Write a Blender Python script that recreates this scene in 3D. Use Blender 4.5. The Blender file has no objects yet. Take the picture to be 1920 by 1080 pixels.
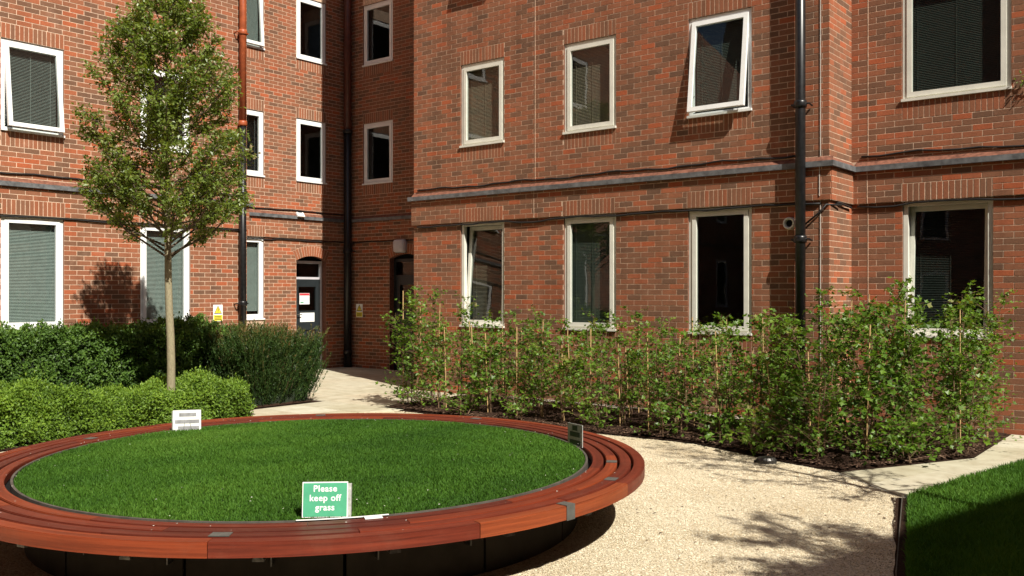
import bpy, math, random
import numpy as np
from mathutils import Matrix, Vector, Euler

R = math.radians
rng = np.random.default_rng(11)
random.seed(11)
scene = bpy.context.scene
col = scene.collection

# ------------------------------------------------------------------ camera, sky, sun, exposure
CAMZ = 1.68
cam_data = bpy.data.cameras.new('camera')
cam = bpy.data.objects.new('camera', cam_data)
col.objects.link(cam)
cam.location = (0, 0, CAMZ)
YAW = math.asin(.6225)
cam.rotation_euler = (R(90), 0, YAW)
cam_data.sensor_width = 36
cam_data.lens = 36 * 1745 / 1920
cam_data.shift_y = 8 / 1920
cam_data.clip_start = .05
cam_data.clip_end = 2000
scene.camera = cam

SUN_EL = R(46)
SX, SY = .9266, -.3762                   # horizontal direction towards the sun
SUN_AZ = math.atan2(SX, SY)
world = bpy.data.worlds.new('World')
scene.world = world
world.use_nodes = True
wn = world.node_tree.nodes
wl = world.node_tree.links
sky = wn.new('ShaderNodeTexSky')
sky.sky_type = 'NISHITA'
sky.sun_disc = False
sky.sun_elevation = SUN_EL
sky.sun_rotation = SUN_AZ
bg = wn['Background']
bg.inputs['Strength'].default_value = .05
wl.new(sky.outputs[0], bg.inputs['Color'])

sun_data = bpy.data.lights.new('sun', 'SUN')
sun_data.energy = 5.0
sun_data.angle = R(.5)
sun_data.color = (1, .945, .84)
sun = bpy.data.objects.new('sun', sun_data)
col.objects.link(sun)
sdir = Vector((SX * math.cos(SUN_EL), SY * math.cos(SUN_EL), math.sin(SUN_EL)))
sun.rotation_euler = sdir.to_track_quat('Z', 'Y').to_euler()
sun.location = sdir * 60

scene.view_settings.view_transform = 'Standard'
scene.view_settings.look = 'None'
scene.view_settings.exposure = .66
scene.view_settings.gamma = 1
scene.render.engine = 'CYCLES'
scene.cycles.use_denoising = True
scene.cycles.max_bounces = 8
scene.cycles.transparent_max_bounces = 16

# ------------------------------------------------------------------ helpers
def tag(o, label=None, cat=None, group=None, kind=None):
    if label: o['label'] = label
    if cat: o['category'] = cat
    if group: o['group'] = group
    if kind: o['kind'] = kind
    return o

def empty(name, loc=(0, 0, 0), parent=None):
    o = bpy.data.objects.new(name, None)
    o.empty_display_size = .1
    col.objects.link(o)
    o.location = loc
    o.parent = parent
    return o

def mesh_obj(name, verts, faces, mat, parent=None, smooth=False, tint=None):
    me = bpy.data.meshes.new(name)
    if isinstance(verts, np.ndarray) and isinstance(faces, np.ndarray):
        n, k = faces.shape
        me.vertices.add(len(verts))
        me.vertices.foreach_set('co', verts.astype(np.float32).ravel())
        me.loops.add(n * k)
        me.loops.foreach_set('vertex_index', faces.astype(np.int32).ravel())
        me.polygons.add(n)
        me.polygons.foreach_set('loop_start', np.arange(0, n * k, k, dtype=np.int32))
        me.polygons.foreach_set('use_smooth', np.zeros(n, dtype=bool))
        me.update(calc_edges=True)
    else:
        me.from_pydata([tuple(v) for v in verts], [], [tuple(f) for f in faces])
    if tint is not None:
        a = me.attributes.new('tint', 'FLOAT', 'POINT')
        a.data.foreach_set('value', np.asarray(tint, dtype=np.float32))
    if mat: me.materials.append(mat)
    if smooth:
        me.polygons.foreach_set('use_smooth', [True] * len(me.polygons))
    o = bpy.data.objects.new(name, me)
    col.objects.link(o)
    o.parent = parent
    return o

class MB:
    """collects boxes, tubes and sheets into one mesh"""
    def __init__(self): self.v = []; self.f = []
    def add(self, v, f):
        n = len(self.v)
        self.v += [tuple(p) for p in v]
        self.f += [tuple(i + n for i in q) for q in f]
    def box(self, a, b, P=None, flip=False):
        (x0, y0, z0), (x1, y1, z1) = a, b
        v = [(x0, y0, z0), (x1, y0, z0), (x1, y1, z0), (x0, y1, z0), (x0, y0, z1), (x1, y0, z1), (x1, y1, z1), (x0, y1, z1)]
        f = [(0, 3, 2, 1), (4, 5, 6, 7), (0, 1, 5, 4), (1, 2, 6, 5), (2, 3, 7, 6), (3, 0, 4, 7)]
        if P: v = [P(*p) for p in v]
        if flip: f = [q[::-1] for q in f]
        self.add(v, f)
    def tube(self, pts, rad, n=8, cap=True):
        pts = [Vector(p) for p in pts]
        if not hasattr(rad, '__len__'): rad = [rad] * len(pts)
        v = []; f = []
        up = None
        for i, p in enumerate(pts):
            d = (pts[min(i + 1, len(pts) - 1)] - pts[max(i - 1, 0)]).normalized()
            if up is None:
                up = Vector((0, 0, 1)) if abs(d.z) < .9 else Vector((1, 0, 0))
            s = d.cross(up).normalized()
            u = s.cross(d).normalized()
            up = u
            for k in range(n):
                a = 2 * math.pi * k / n
                v.append(p + (s * math.cos(a) + u * math.sin(a)) * rad[i])
        for i in range(len(pts) - 1):
            for k in range(n):
                k2 = (k + 1) % n
                f.append((i * n + k, i * n + k2, (i + 1) * n + k2, (i + 1) * n + k))
        if cap:
            f.append(tuple(range(n - 1, -1, -1)))
            f.append(tuple(range((len(pts) - 1) * n, len(pts) * n)))
        self.add(v, f)
    def ring(self, c, r0, r1, z0, z1, a0, a1, n):
        """curved bar of rectangular section"""
        v = []; f = []
        for i in range(n + 1):
            a = a0 + (a1 - a0) * i / n
            ca, sa = math.cos(a), math.sin(a)
            for r, z in ((r0, z0), (r1, z0), (r1, z1), (r0, z1)):
                v.append((c[0] + r * ca, c[1] + r * sa, z))
        for i in range(n):
            for k in range(4):
                k2 = (k + 1) % 4
                f.append((i * 4 + k, (i + 1) * 4 + k, (i + 1) * 4 + k2, i * 4 + k2))
        f.append((0, 1, 2, 3)); f.append((n * 4 + 3, n * 4 + 2, n * 4 + 1, n * 4))
        f = [q[::-1] for q in f]
        self.add(v, f)
    def build(self, name, mat, parent=None, smooth=False):
        return mesh_obj(name, self.v, self.f, mat, parent, smooth)

# ------------------------------------------------------------------ materials
MATS = {}
def new_mat(name):
    m = bpy.data.materials.new(name)
    m.use_nodes = True
    MATS[name] = m
    nt = m.node_tree
    return m, nt.nodes, nt.links, nt.nodes['Principled BSDF']

def noise(n, l, vec, scale, detail=4, rough=.6):
    t = n.new('ShaderNodeTexNoise')
    t.inputs['Scale'].default_value = scale
    t.inputs['Detail'].default_value = detail
    t.inputs['Roughness'].default_value = rough
    if vec is not None: l.new(vec, t.inputs['Vector'])
    return t.outputs['Fac']

def ramp(n, l, fac, stops, interp='LINEAR'):
    r = n.new('ShaderNodeValToRGB')
    r.color_ramp.interpolation = interp
    e = r.color_ramp.elements
    while len(e) < len(stops): e.new(.5)
    for i, (p, c) in enumerate(stops):
        e[i].position = p
        e[i].color = (*c, 1)
    l.new(fac, r.inputs['Fac'])
    return r.outputs['Color']

def mixc(n, l, fac, a, b, mode='MIX'):
    m = n.new('ShaderNodeMix')
    m.data_type = 'RGBA'
    m.blend_type = mode
    for s, v in ((m.inputs[0], fac), (m.inputs[6], a), (m.inputs[7], b)):
        if hasattr(v, 'type') and hasattr(v, 'links'): l.new(v, s)
        elif isinstance(v, (int, float)): s.default_value = v
        else: s.default_value = (*v, 1)
    return m.outputs[2]

def math_n(n, l, op, a, b=None):
    m = n.new('ShaderNodeMath')
    m.operation = op
    for s, v in ((m.inputs[0], a), (m.inputs[1], b)):
        if v is None: continue
        if isinstance(v, (int, float)): s.default_value = v
        else: l.new(v, s)
    return m.outputs[0]

def bump(n, l, bsdf, h, strength, dist=.01):
    b = n.new('ShaderNodeBump')
    b.inputs['Strength'].default_value = strength
    b.inputs['Distance'].default_value = dist
    l.new(h, b.inputs['Height'])
    l.new(b.outputs[0], bsdf.inputs['Normal'])

def pos(n): return n.new('ShaderNodeNewGeometry').outputs['Position']

def plain(name, c, rough=.5, metal=0, var=.12, scale=12, spec=.5, bumps=0):
    m, n, l, b = new_mat(name)
    f = noise(n, l, pos(n), scale)
    dark = tuple(x * (1 - var * 2) for x in c); lite = tuple(min(1, x * (1 + var)) for x in c)
    l.new(ramp(n, l, f, [(.3, dark), (.7, lite)]), b.inputs['Base Color'])
    b.inputs['Roughness'].default_value = rough
    b.inputs['Metallic'].default_value = metal
    b.inputs['Specular IOR Level'].default_value = spec
    if bumps: bump(n, l, b, noise(n, l, pos(n), scale * 6), bumps)
    return m

BRICK_STOPS = [(0, (.15, .083, .053)), (.18, (.19, .095, .057)), (.36, (.235, .107, .061)), (.55, (.28, .109, .058)), (.8, (.325, .108, .053)), (1, (.375, .101, .043))]
def brick_mat(name, kind):
    m, n, l, b = new_mat(name)
    at = n.new('ShaderNodeAttribute')
    at.attribute_type = kind
    at.attribute_name = 'tint'
    c = ramp(n, l, at.outputs['Fac'], BRICK_STOPS)
    p = pos(n)
    g = noise(n, l, p, 55, 5, .7)
    c = mixc(n, l, .55, c, ramp(n, l, g, [(.25, (.55, .5, .46)), (.5, (1, 1, 1)), (.8, (1.3, 1.25, 1.2))]), 'MULTIPLY')
    big = noise(n, l, p, .9, 3)
    c = mixc(n, l, .5, c, ramp(n, l, big, [(.3, (.8, .78, .78)), (.7, (1.12, 1.1, 1.05))]), 'MULTIPLY')
    # faint pale lime bloom in patches
    ef = noise(n, l, p, 2.3, 6, .7)
    fac = ramp(n, l, ef, [(.58, (0, 0, 0)), (.78, (.28, .28, .28))])
    c = mixc(n, l, fac, c, (.46, .28, .2))
    mp = n.new('ShaderNodeMapping'); mp.inputs['Scale'].default_value = (5, 5, .45)
    l.new(p, mp.inputs['Vector'])
    st = noise(n, l, mp.outputs[0], 1, 5, .6)      # rain streaks
    c = mixc(n, l, .8, c, ramp(n, l, st, [(.3, (.8, .78, .76)), (.5, (1, 1, 1)), (.72, (1.1, 1.1, 1.09))]), 'MULTIPLY')
    l.new(c, b.inputs['Base Color'])
    b.inputs['Roughness'].default_value = .9
    b.inputs['Specular IOR Level'].default_value = .2
    bump(n, l, b, g, .35, .003)
    return m
brick_mat('brick_attr', 'GEOMETRY')
brick_mat('brick_object', 'OBJECT')
plain('mortar', (.64, .46, .335), .95, var=.18, scale=25, spec=.1, bumps=.4)
plain('brick_plain', (.20, .085, .055), .9, var=.25, scale=18, spec=.2)

def brick_far(name, axis):
    m, n, l, b = new_mat(name)
    sp = n.new('ShaderNodeSeparateXYZ'); l.new(pos(n), sp.inputs[0])
    cb = n.new('ShaderNodeCombineXYZ')
    l.new(sp.outputs[axis], cb.inputs[0]); l.new(sp.outputs[2], cb.inputs[1])
    t = n.new('ShaderNodeTexBrick')
    l.new(cb.outputs[0], t.inputs['Vector'])
    t.inputs['Scale'].default_value = 1
    t.inputs['Brick Width'].default_value = .225
    t.inputs['Row Height'].default_value = .075
    t.inputs['Mortar Size'].default_value = .005
    t.inputs['Color1'].default_value = (.30, .095, .05, 1)
    t.inputs['Color2'].default_value = (.15, .07, .045, 1)
    t.inputs['Mortar'].default_value = (.5, .335, .235, 1)
    l.new(t.outputs['Color'], b.inputs['Base Color'])
    b.inputs['Roughness'].default_value = .9
    return m
brick_far('brick_far_x', 0)
brick_far('brick_far_y', 1)

plain('frame_white', (.82, .83, .82), .35, var=.03, scale=6)
plain('frame_dim_cream', (.70, .69, .61), .38, var=.05, scale=6)  # white frames; weaker light on the right wing put into a cream tone
plain('frame_rubber', (.02, .02, .02), .6)
plain('lead', (.16, .165, .17), .55, metal=.2, var=.3, scale=9)
plain('black_iron', (.012, .012, .013), .35, var=.3, scale=20)
plain('red_pipe', (.36, .085, .03), .4, var=.15, scale=10)
plain('dark_red_pipe', (.10, .025, .015), .5, var=.2, scale=10)
plain('cable', (.012, .011, .011), .6)
plain('sealant', (.62, .56, .5), .7)
plain('door_paint', (.020, .026, .029), .4, var=.1)
plain('paper', (.86, .86, .84), .7, var=.02)
plain('red_print', (.62, .05, .07), .6)
plain('green_print', (.15, .4, .25), .6)
plain('yellow_print', (.83, .70, .06), .5, var=.05)
plain('black_print', (.012, .012, .012), .8, spec=.1)
plain('lamp_plastic', (.55, .53, .56), .35, var=.05)
plain('interior', (.13, .125, .115), .9, var=.2, scale=2)
plain('metal_bracket', (.12, .12, .108), .55, metal=.3, var=.15, scale=14)
plain('steel_edge', (.10, .088, .075), .6, metal=.2, var=.2, scale=8)
plain('sign_green', (.075, .36, .20), .45, var=.05, scale=20)
plain('sign_white', (.86, .86, .84), .45, var=.03)
plain('tape_grey', (.33, .33, .34), .5, var=.15, scale=30)
plain('sign_shadow_back', (.42, .43, .40), .5, var=.2, scale=30)
plain('fitting_metal', (.10, .095, .09), .35, metal=.7, var=.3, scale=40)
plain('concrete', (.30, .27, .22), .9, var=.15, scale=14, bumps=.2)
plain('cane', (.50, .33, .15), .6, var=.2, scale=18)
plain('stem_brown', (.16, .095, .05), .8, var=.3, scale=25)
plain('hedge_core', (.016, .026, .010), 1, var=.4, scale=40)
plain('roofing', (.1, .1, .1), .9)

def panel_mat():
    m, n, l, b = new_mat('planter_panel')
    p = pos(n)
    f = noise(n, l, p, 3, 5)
    l.new(ramp(n, l, f, [(.3, (.025, .020, .016)), (.7, (.045, .037, .029))]), b.inputs['Base Color'])
    b.inputs['Roughness'].default_value = .85
    b.inputs['Specular IOR Level'].default_value = .08
panel_mat()

def bark_mat():
    m, n, l, b = new_mat('bark')
    tc = pos(n)
    mp = n.new('ShaderNodeMapping'); mp.inputs['Scale'].default_value = (1, 1, .35)
    l.new(tc, mp.inputs['Vector'])
    f = noise(n, l, mp.outputs[0], 60, 6, .7)
    f2 = noise(n, l, tc, 7, 4)
    c = ramp(n, l, f, [(.3, (.12, .09, .055)), (.6, (.30, .245, .165)), (.8, (.38, .33, .25))])
    c = mixc(n, l, f2, c, (.25, .235, .14))
    l.new(c, b.inputs['Base Color'])
    b.inputs['Roughness'].default_value = .9
    bump(n, l, b, f, .7, .008)
bark_mat()
plain('branch_bark', (.11, .08, .055), .9, var=.3, scale=30)

def leaf_mat(name, stops, transl=.35, gloss=.06, rough=.4):
    m = bpy.data.materials.new(name); m.use_nodes = True; MATS[name] = m
    n, l = m.node_tree.nodes, m.node_tree.links
    n.clear()
    out = n.new('ShaderNodeOutputMaterial')
    at = n.new('ShaderNodeAttribute'); at.attribute_name = 'tint'
    c = ramp(n, l, at.outputs['Fac'], stops)
    d = n.new('ShaderNodeBsdfDiffuse'); t = n.new('ShaderNodeBsdfTranslucent'); g = n.new('ShaderNodeBsdfGlossy')
    g.inputs['Roughness'].default_value = rough
    l.new(c, d.inputs['Color'])
    l.new(mixc(n, l, 1, c, (1.25, 1.2, .5), 'MULTIPLY'), t.inputs['Color'])
    a = n.new('ShaderNodeMixShader'); a.inputs[0].default_value = transl
    l.new(d.outputs[0], a.inputs[1]); l.new(t.outputs[0], a.inputs[2])
    b = n.new('ShaderNodeMixShader'); b.inputs[0].default_value = gloss
    l.new(a.outputs[0], b.inputs[1]); l.new(g.outputs[0], b.inputs[2])
    l.new(b.outputs[0], out.inputs['Surface'])
leaf_mat('leaf_tree', [(0, (.085, .13, .024)), (.45, (.17, .24, .042)), (.75, (.23, .305, .06)), (.88, (.30, .28, .12)), (1, (.46, .40, .27))], .5, .035, .42)
leaf_mat('leaf_hedge_front', [(0, (.05, .10, .014)), (.5, (.14, .245, .026)), (1, (.25, .38, .045))], .38, .02, .5)
leaf_mat('leaf_hedge_back', [(0, (.035, .075, .014)), (.5, (.08, .16, .024)), (1, (.15, .25, .036))], .32, .025, .5)
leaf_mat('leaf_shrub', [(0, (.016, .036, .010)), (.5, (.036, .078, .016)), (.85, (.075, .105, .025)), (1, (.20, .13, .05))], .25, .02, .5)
leaf_mat('leaf_sapling', [(0, (.055, .105, .016)), (.4, (.105, .205, .024)), (.8, (.165, .285, .034)), (1, (.24, .21, .06))], .45, .025, .45)
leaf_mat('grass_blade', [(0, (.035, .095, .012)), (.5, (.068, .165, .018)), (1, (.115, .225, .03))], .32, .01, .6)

def soil_mat(name, a, b_, scale=30):
    m, n, l, b = new_mat(name)
    p = pos(n)
    f = noise(n, l, p, scale, 8, .75)
    l.new(ramp(n, l, f, [(.3, a), (.7, b_)]), b.inputs['Base Color'])
    b.inputs['Roughness'].default_value = 1
    b.inputs['Specular IOR Level'].default_value = .1
    bump(n, l, b, f, 1, .03)
soil_mat('soil', (.016, .009, .006), (.065, .036, .024))
soil_mat('turf_soil', (.015, .03, .008), (.03, .06, .014))
soil_mat('ground_soil', (.06, .045, .03), (.12, .095, .07), 6)
plain('bark_chip', (.09, .045, .028), 1, var=.5, scale=8, spec=.1)

def gravel_mat():
    m, n, l, b = new_mat('gravel')
    p = pos(n)
    v = n.new('ShaderNodeTexVoronoi'); v.inputs['Scale'].default_value = 95
    l.new(p, v.inputs['Vector'])
    sp = n.new('ShaderNodeSeparateColor'); l.new(v.outputs['Color'], sp.inputs[0])
    c = ramp(n, l, sp.outputs[0], [(0, (.28, .22, .14)), (.1, (.46, .375, .25)), (.5, (.62, .54, .385)), (1, (.76, .69, .54))])
    big = noise(n, l, p, 1.3, 5)
    c = mixc(n, l, .7, c, ramp(n, l, big, [(.3, (.82, .74, .62)), (.6, (1.05, 1.03, 1))]), 'MULTIPLY')
    l.new(c, b.inputs['Base Color'])
    b.inputs['Roughness'].default_value = .95
    b.inputs['Specular IOR Level'].default_value = .15
    h = math_n(n, l, 'SUBTRACT', 1, v.outputs['Distance'])
    bump(n, l, b, h, .9, .012)
gravel_mat()
def stone_attr(name, stops):
    m, n, l, b = new_mat(name)
    at = n.new('ShaderNodeAttribute'); at.attribute_name = 'tint'
    l.new(ramp(n, l, at.outputs['Fac'], stops), b.inputs['Base Color'])
    b.inputs['Roughness'].default_value = .95
    b.inputs['Specular IOR Level'].default_value = .15
stone_attr('pebble', [(0, (.12, .10, .075)), (.07, (.38, .31, .21)), (.4, (.60, .53, .385)), (1, (.77, .715, .58))])
stone_attr('petal', [(0, (.75, .72, .64)), (1, (.85, .8, .75))])
stone_attr('chip', [(0, (.02, .012, .008)), (.7, (.09, .05, .032)), (1, (.2, .13, .09))])

def paving_mat():
    m, n, l, b = new_mat('paving')
    p = pos(n)
    oi = n.new('ShaderNodeObjectInfo')
    c = ramp(n, l, oi.outputs['Random'], [(0, (.40, .37, .265)), (.4, (.46, .43, .33)), (.7, (.43, .375, .27)), (1, (.52, .50, .40))])
    f = noise(n, l, p, 4, 6, .65)
    c = mixc(n, l, .8, c, ramp(n, l, f, [(.3, (.72, .66, .58)), (.6, (1.04, 1.03, 1.02))]), 'MULTIPLY')
    l.new(c, b.inputs['Base Color'])
    b.inputs['Roughness'].default_value = .8
    bump(n, l, b, noise(n, l, p, 60, 6), .25, .004)
paving_mat()

PC = (-5.53, 4.585)        # centre of the round bench
def wood_mat():
    m, n, l, b = new_mat('hardwood')
    p = pos(n)
    sp = n.new('ShaderNodeSeparateXYZ'); l.new(p, sp.inputs[0])
    dx = math_n(n, l, 'SUBTRACT', sp.outputs[0], PC[0]); dy = math_n(n, l, 'SUBTRACT', sp.outputs[1], PC[1])
    ang = math_n(n, l, 'ARCTAN2', dy, dx)
    r2 = math_n(n, l, 'SQRT', math_n(n, l, 'ADD', math_n(n, l, 'MULTIPLY', dx, dx), math_n(n, l, 'MULTIPLY', dy, dy)))
    at = n.new('ShaderNodeAttribute'); at.attribute_type = 'OBJECT'; at.attribute_name = 'tint'
    cb = n.new('ShaderNodeCombineXYZ')
    l.new(math_n(n, l, 'MULTIPLY', ang, 3), cb.inputs[0])
    l.new(math_n(n, l, 'ADD', math_n(n, l, 'MULTIPLY', r2, 45), math_n(n, l, 'MULTIPLY', at.outputs['Fac'], 37)), cb.inputs[1])
    l.new(math_n(n, l, 'MULTIPLY', sp.outputs[2], 45), cb.inputs[2])
    f = noise(n, l, cb.outputs[0], 1.1, 7, .7)
    f2 = noise(n, l, cb.outputs[0], .35, 4, .6)
    base = ramp(n, l, at.outputs['Fac'], [(0, (.075, .014, .009)), (.4, (.135, .022, .010)), (.75, (.20, .037, .012)), (1, (.28, .085, .028))])
    c = mixc(n, l, .95, base, ramp(n, l, f, [(.25, (.45, .42, .42)), (.5, (1, 1, 1)), (.75, (1.5, 1.5, 1.4))]), 'MULTIPLY')
    c = mixc(n, l, .9, c, ramp(n, l, f2, [(.3, (.7, .62, .6)), (.55, (1, 1, 1)), (.75, (1.35, 1.5, 1.4))]), 'MULTIPLY')
    wear = noise(n, l, p, 5, 6, .7)
    c = mixc(n, l, ramp(n, l, wear, [(.52, (0, 0, 0)), (.75, (.2, .2, .2))]), c, (.20, .08, .05))
    l.new(c, b.inputs['Base Color'])
    rr = noise(n, l, p, 9, 4)
    mr = n.new('ShaderNodeMapRange'); l.new(rr, mr.inputs[0]); mr.inputs[3].default_value = .36; mr.inputs[4].default_value = .62
    l.new(mr.outputs[0], b.inputs['Roughness'])
    b.inputs['Specular IOR Level'].default_value = .3
    bump(n, l, b, f, .25, .004)
wood_mat()

def glass_mat(name, tint, refl=1.0):
    m = bpy.data.materials.new(name); m.use_nodes = True; MATS[name] = m
    n, l = m.node_tree.nodes, m.node_tree.links
    n.clear()
    out = n.new('ShaderNodeOutputMaterial')
    tr = n.new('ShaderNodeBsdfTransparent'); tr.inputs[0].default_value = (*tint, 1)
    gl = n.new('ShaderNodeBsdfGlossy'); gl.inputs['Roughness'].default_value = .012
    fr = n.new('ShaderNodeFresnel')
    ge = n.new('ShaderNodeNewGeometry')      # a thin pane reflects alike from both sides
    l.new(math_n(n, l, 'ADD', 1.75, math_n(n, l, 'MULTIPLY', ge.outputs['Backfacing'], 1 / 1.75 - 1.75)), fr.inputs['IOR'])
    mx = n.new('ShaderNodeMixShader')
    l.new(fr.outputs[0], mx.inputs[0]); l.new(tr.outputs[0], mx.inputs[1]); l.new(gl.outputs[0], mx.inputs[2])
    bp = n.new('ShaderNodeBump'); bp.inputs['Strength'].default_value = .05; bp.inputs['Distance'].default_value = .02
    l.new(noise(n, l, pos(n), 1.6, 2), bp.inputs['Height'])
    l.new(bp.outputs[0], gl.inputs['Normal'])
    l.new(mx.outputs[0], out.inputs['Surface'])
glass_mat('glass', (.72, .78, .76))
plain('blind_grey', (.33, .37, .35), .6, var=.06)
plain('blind_dark', (.26, .27, .27), .5, var=.06)
plain('blind_beige', (.30, .24, .17), .7, var=.08)
plain('blind_green', (.075, .09, .075), .7, var=.08)

M = MATS
# ------------------------------------------------------------------ wall frames
class Wall:
    """A flat wall: t runs along it, o outwards from the brick face, z up."""
    def __init__(self, kind, base): self.kind = kind; self.base = base
    def P(self, t, o, z):
        return (t, self.base - o, z) if self.kind == 'B' else (self.base + o, t, z)
    def box(self, mb, t0, t1, z0, z1, o0, o1):
        mb.box((t0, o0, z0), (t1, o1, z1), self.P, flip=True)
    def rot(self): return 0 if self.kind == 'B' else math.pi / 2

YB, XE, XJ, YB2, Y0, XA1, YA1E, XA2 = 11.41, -11.22, -4.08, 12.23, 14.05, -14.25, 10.2, -15.9
WB, WB2, WB0 = Wall('B', YB), Wall('B', YB2), Wall('B', Y0)
WA1, WA2, WJ = Wall('A', XA1), Wall('A', XA2), Wall('A', XJ)
TOP = 14.0
BRICK_ME = {}
def unit_brick(name, w, h, mat):
    d = .02
    v = [(-w/2, 0, -h/2), (w/2, 0, -h/2), (w/2, 0, h/2), (-w/2, 0, h/2), (-w/2, d, -h/2), (w/2, d, -h/2), (w/2, d, h/2), (-w/2, d, h/2)]
    e = .001
    v[:4] = [(-w/2 + e, 0, -h/2 + e), (w/2 - e, 0, -h/2 + e), (w/2 - e, 0, h/2 - e), (-w/2 + e, 0, h/2 - e)]
    mid = [(-w/2, e, -h/2), (w/2, e, -h/2), (w/2, e, h/2), (-w/2, e, h/2)]
    v = v[:4] + mid + v[4:]
    f = [(0, 1, 2, 3)]
    for s in (0, 4):
        for k in range(4):
            k2 = (k + 1) % 4
            f.append((s + k, s + k + 4, s + k2 + 4, s + k2))
    me = bpy.data.meshes.new(name)
    me.from_pydata(v, [], f)
    me.materials.append(mat)
    BRICK_ME[name] = me
unit_brick('brick', .215, .065, M['brick_object'])
unit_brick('soldier_brick', .0555, .213, M['brick_object'])

def tint_sample():
    r = random.random()
    if r < .30: return random.uniform(0, .32)
    if r < .80: return random.uniform(.3, .68)
    return random.uniform(.65, 1)

def project(p):
    c, s = .7826, .6225
    xc = c * p[0] + s * p[1]; yc = -s * p[0] + c * p[1]
    if yc < .5: return None
    return 960 + 1745 * xc / yc, 548 - 1745 * (p[2] - CAMZ) / yc, yc

class Bricks:
    """all the bricks of one wing: full stretchers are kept apart so that the largest can become single objects"""
    def __init__(self): self.full = []; self.cut = []; self.sold = []
    def lay(self, W, t0, t1, z0, z1, zorg, holes=(), o=0.0, off=0.0):
        H = .075; L = .225
        k0 = math.floor((z0 - zorg) / H + 1e-6)
        k1 = math.ceil((z1 - zorg) / H - 1e-6)
        for k in range(k0, k1):
            a, b = zorg + k * H + .005, zorg + (k + 1) * H - .005
            a, b = max(a, z0 + .002), min(b, z1 - .002)
            if b - a < .012: continue
            sh = off + (L / 2 if k % 2 else 0)
            j0 = math.floor((t0 - sh) / L); j1 = math.ceil((t1 - sh) / L)
            zm = (a + b) / 2
            for j in range(j0, j1):
                segs = [(max(sh + j * L + .005, t0 + .001), min(sh + (j + 1) * L - .005, t1 - .001))]
                for (h0, h1, hz0, hz1) in holes:
                    if hz0 - .02 < zm < hz1 + .02 and not (b <= hz0 + .004 or a >= hz1 - .004):
                        ns = []
                        for s0, s1 in segs:
                            if s1 <= h0 or s0 >= h1: ns.append((s0, s1)); continue
                            if s0 < h0 - .004: ns.append((s0, h0 - .004))
                            if s1 > h1 + .004: ns.append((h1 + .004, s1))
                        segs = ns
                for s0, s1 in segs:
                    if s1 - s0 < .02: continue
                    oo = o + random.uniform(-.0006, .0006)
                    rec = (W, s0, s1, a, b, oo, tint_sample())
                    (self.full if (s1 - s0 > .2145 and b - a > .0645) else self.cut).append(rec)
    def soldiers(self, W, t0, t1, z0, o, n=14):
        p = (t1 - t0) / n
        for i in range(n):
            self.sold.append((W, t0 + (i + .5) * p, z0 + .1125, o + random.uniform(-.0006, .0006), random.uniform(.22, .75)))
    def build(self, parent):
        def score(r):
            W, s0, s1, a, b, o, _ = r
            pr = [project(W.P(t, o, z)) for t, z in ((s0, a), (s1, a), (s0, b))]
            if any(q is None for q in pr) or a < 1.25: return 0
            if not all(0 < q[0] < 1920 and 0 < q[1] < 1080 for q in pr): return 0
            return abs(pr[1][0] - pr[0][0]) * abs(pr[2][1] - pr[0][1])
        self.full.sort(key=score, reverse=True)
        single, rest = self.full[:300], self.full[300:] + self.cut
        for W, s0, s1, a, b, o, t in single:
            ob = bpy.data.objects.new('brick', BRICK_ME['brick']); col.objects.link(ob)
            ob.location = W.P((s0 + s1) / 2, o, (a + b) / 2); ob.rotation_euler = (0, 0, W.rot())
            ob['tint'] = t; ob.parent = parent
        for W, t_, z_, o, t in self.sold:
            ob = bpy.data.objects.new('soldier_brick', BRICK_ME['soldier_brick']); col.objects.link(ob)
            ob.location = W.P(t_, o, z_); ob.rotation_euler = (0, 0, W.rot())
            ob['tint'] = t; ob.parent = parent
        n = len(rest)
        V = np.zeros((n, 8, 3)); T = np.zeros((n, 8))
        for i, (W, s0, s1, a, b, o, t) in enumerate(rest):
            V[i] = [W.P(s0, o, a), W.P(s1, o, a), W.P(s1, o, b), W.P(s0, o, b), W.P(s0, o - .02, a), W.P(s1, o - .02, a), W.P(s1, o - .02, b), W.P(s0, o - .02, b)]
            T[i] = t
        q = np.array([(0, 1, 2, 3), (0, 4, 5, 1), (1, 5, 6, 2), (2, 6, 7, 3), (3, 7, 4, 0)])
        F = (np.arange(n)[:, None, None] * 8 + q[None]).reshape(-1, 4)
        ob = mesh_obj('brickwork', V.reshape(-1, 3), F, M['brick_attr'], parent, tint=T.ravel())
        ob['kind'] = 'stuff'

REV = []
def shell(mb, W, t0, t1, z0, z1, holes, o, reveal=.13):
    ts = sorted({t0, t1, *[h[0] for h in holes], *[h[1] for h in holes]})
    zs = sorted({z0, z1, *[h[2] for h in holes], *[h[3] for h in holes]})
    ts = [t for t in ts if t0 <= t <= t1]; zs = [z for z in zs if z0 <= z <= z1]
    for i in range(len(ts) - 1):
        for k in range(len(zs) - 1):
            tm, zm = (ts[i] + ts[i+1]) / 2, (zs[k] + zs[k+1]) / 2
            if any(h[0] < tm < h[1] and h[2] < zm < h[3] for h in holes): continue
            mb.add([W.P(ts[i], o, zs[k]), W.P(ts[i+1], o, zs[k]), W.P(ts[i+1], o, zs[k+1]), W.P(ts[i], o, zs[k+1])], [(0, 1, 2, 3)])
    for (a, b, c, d) in holes:
        if a < t0 or b > t1 or c < z0 - .5 or d > z1 + .01: continue
        oi = o - reveal
        rv = MB(); REV.append(rv)
        for (p, q) in (((a, c), (a, d)), ((b, d), (b, c)), ((a, d), (b, d)), ((b, c), (a, c))):
            rv.add([W.P(p[0], o, p[1]), W.P(q[0], o, q[1]), W.P(q[0], oi, q[1]), W.P(p[0], oi, p[1])], [(0, 1, 2, 3)])

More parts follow.
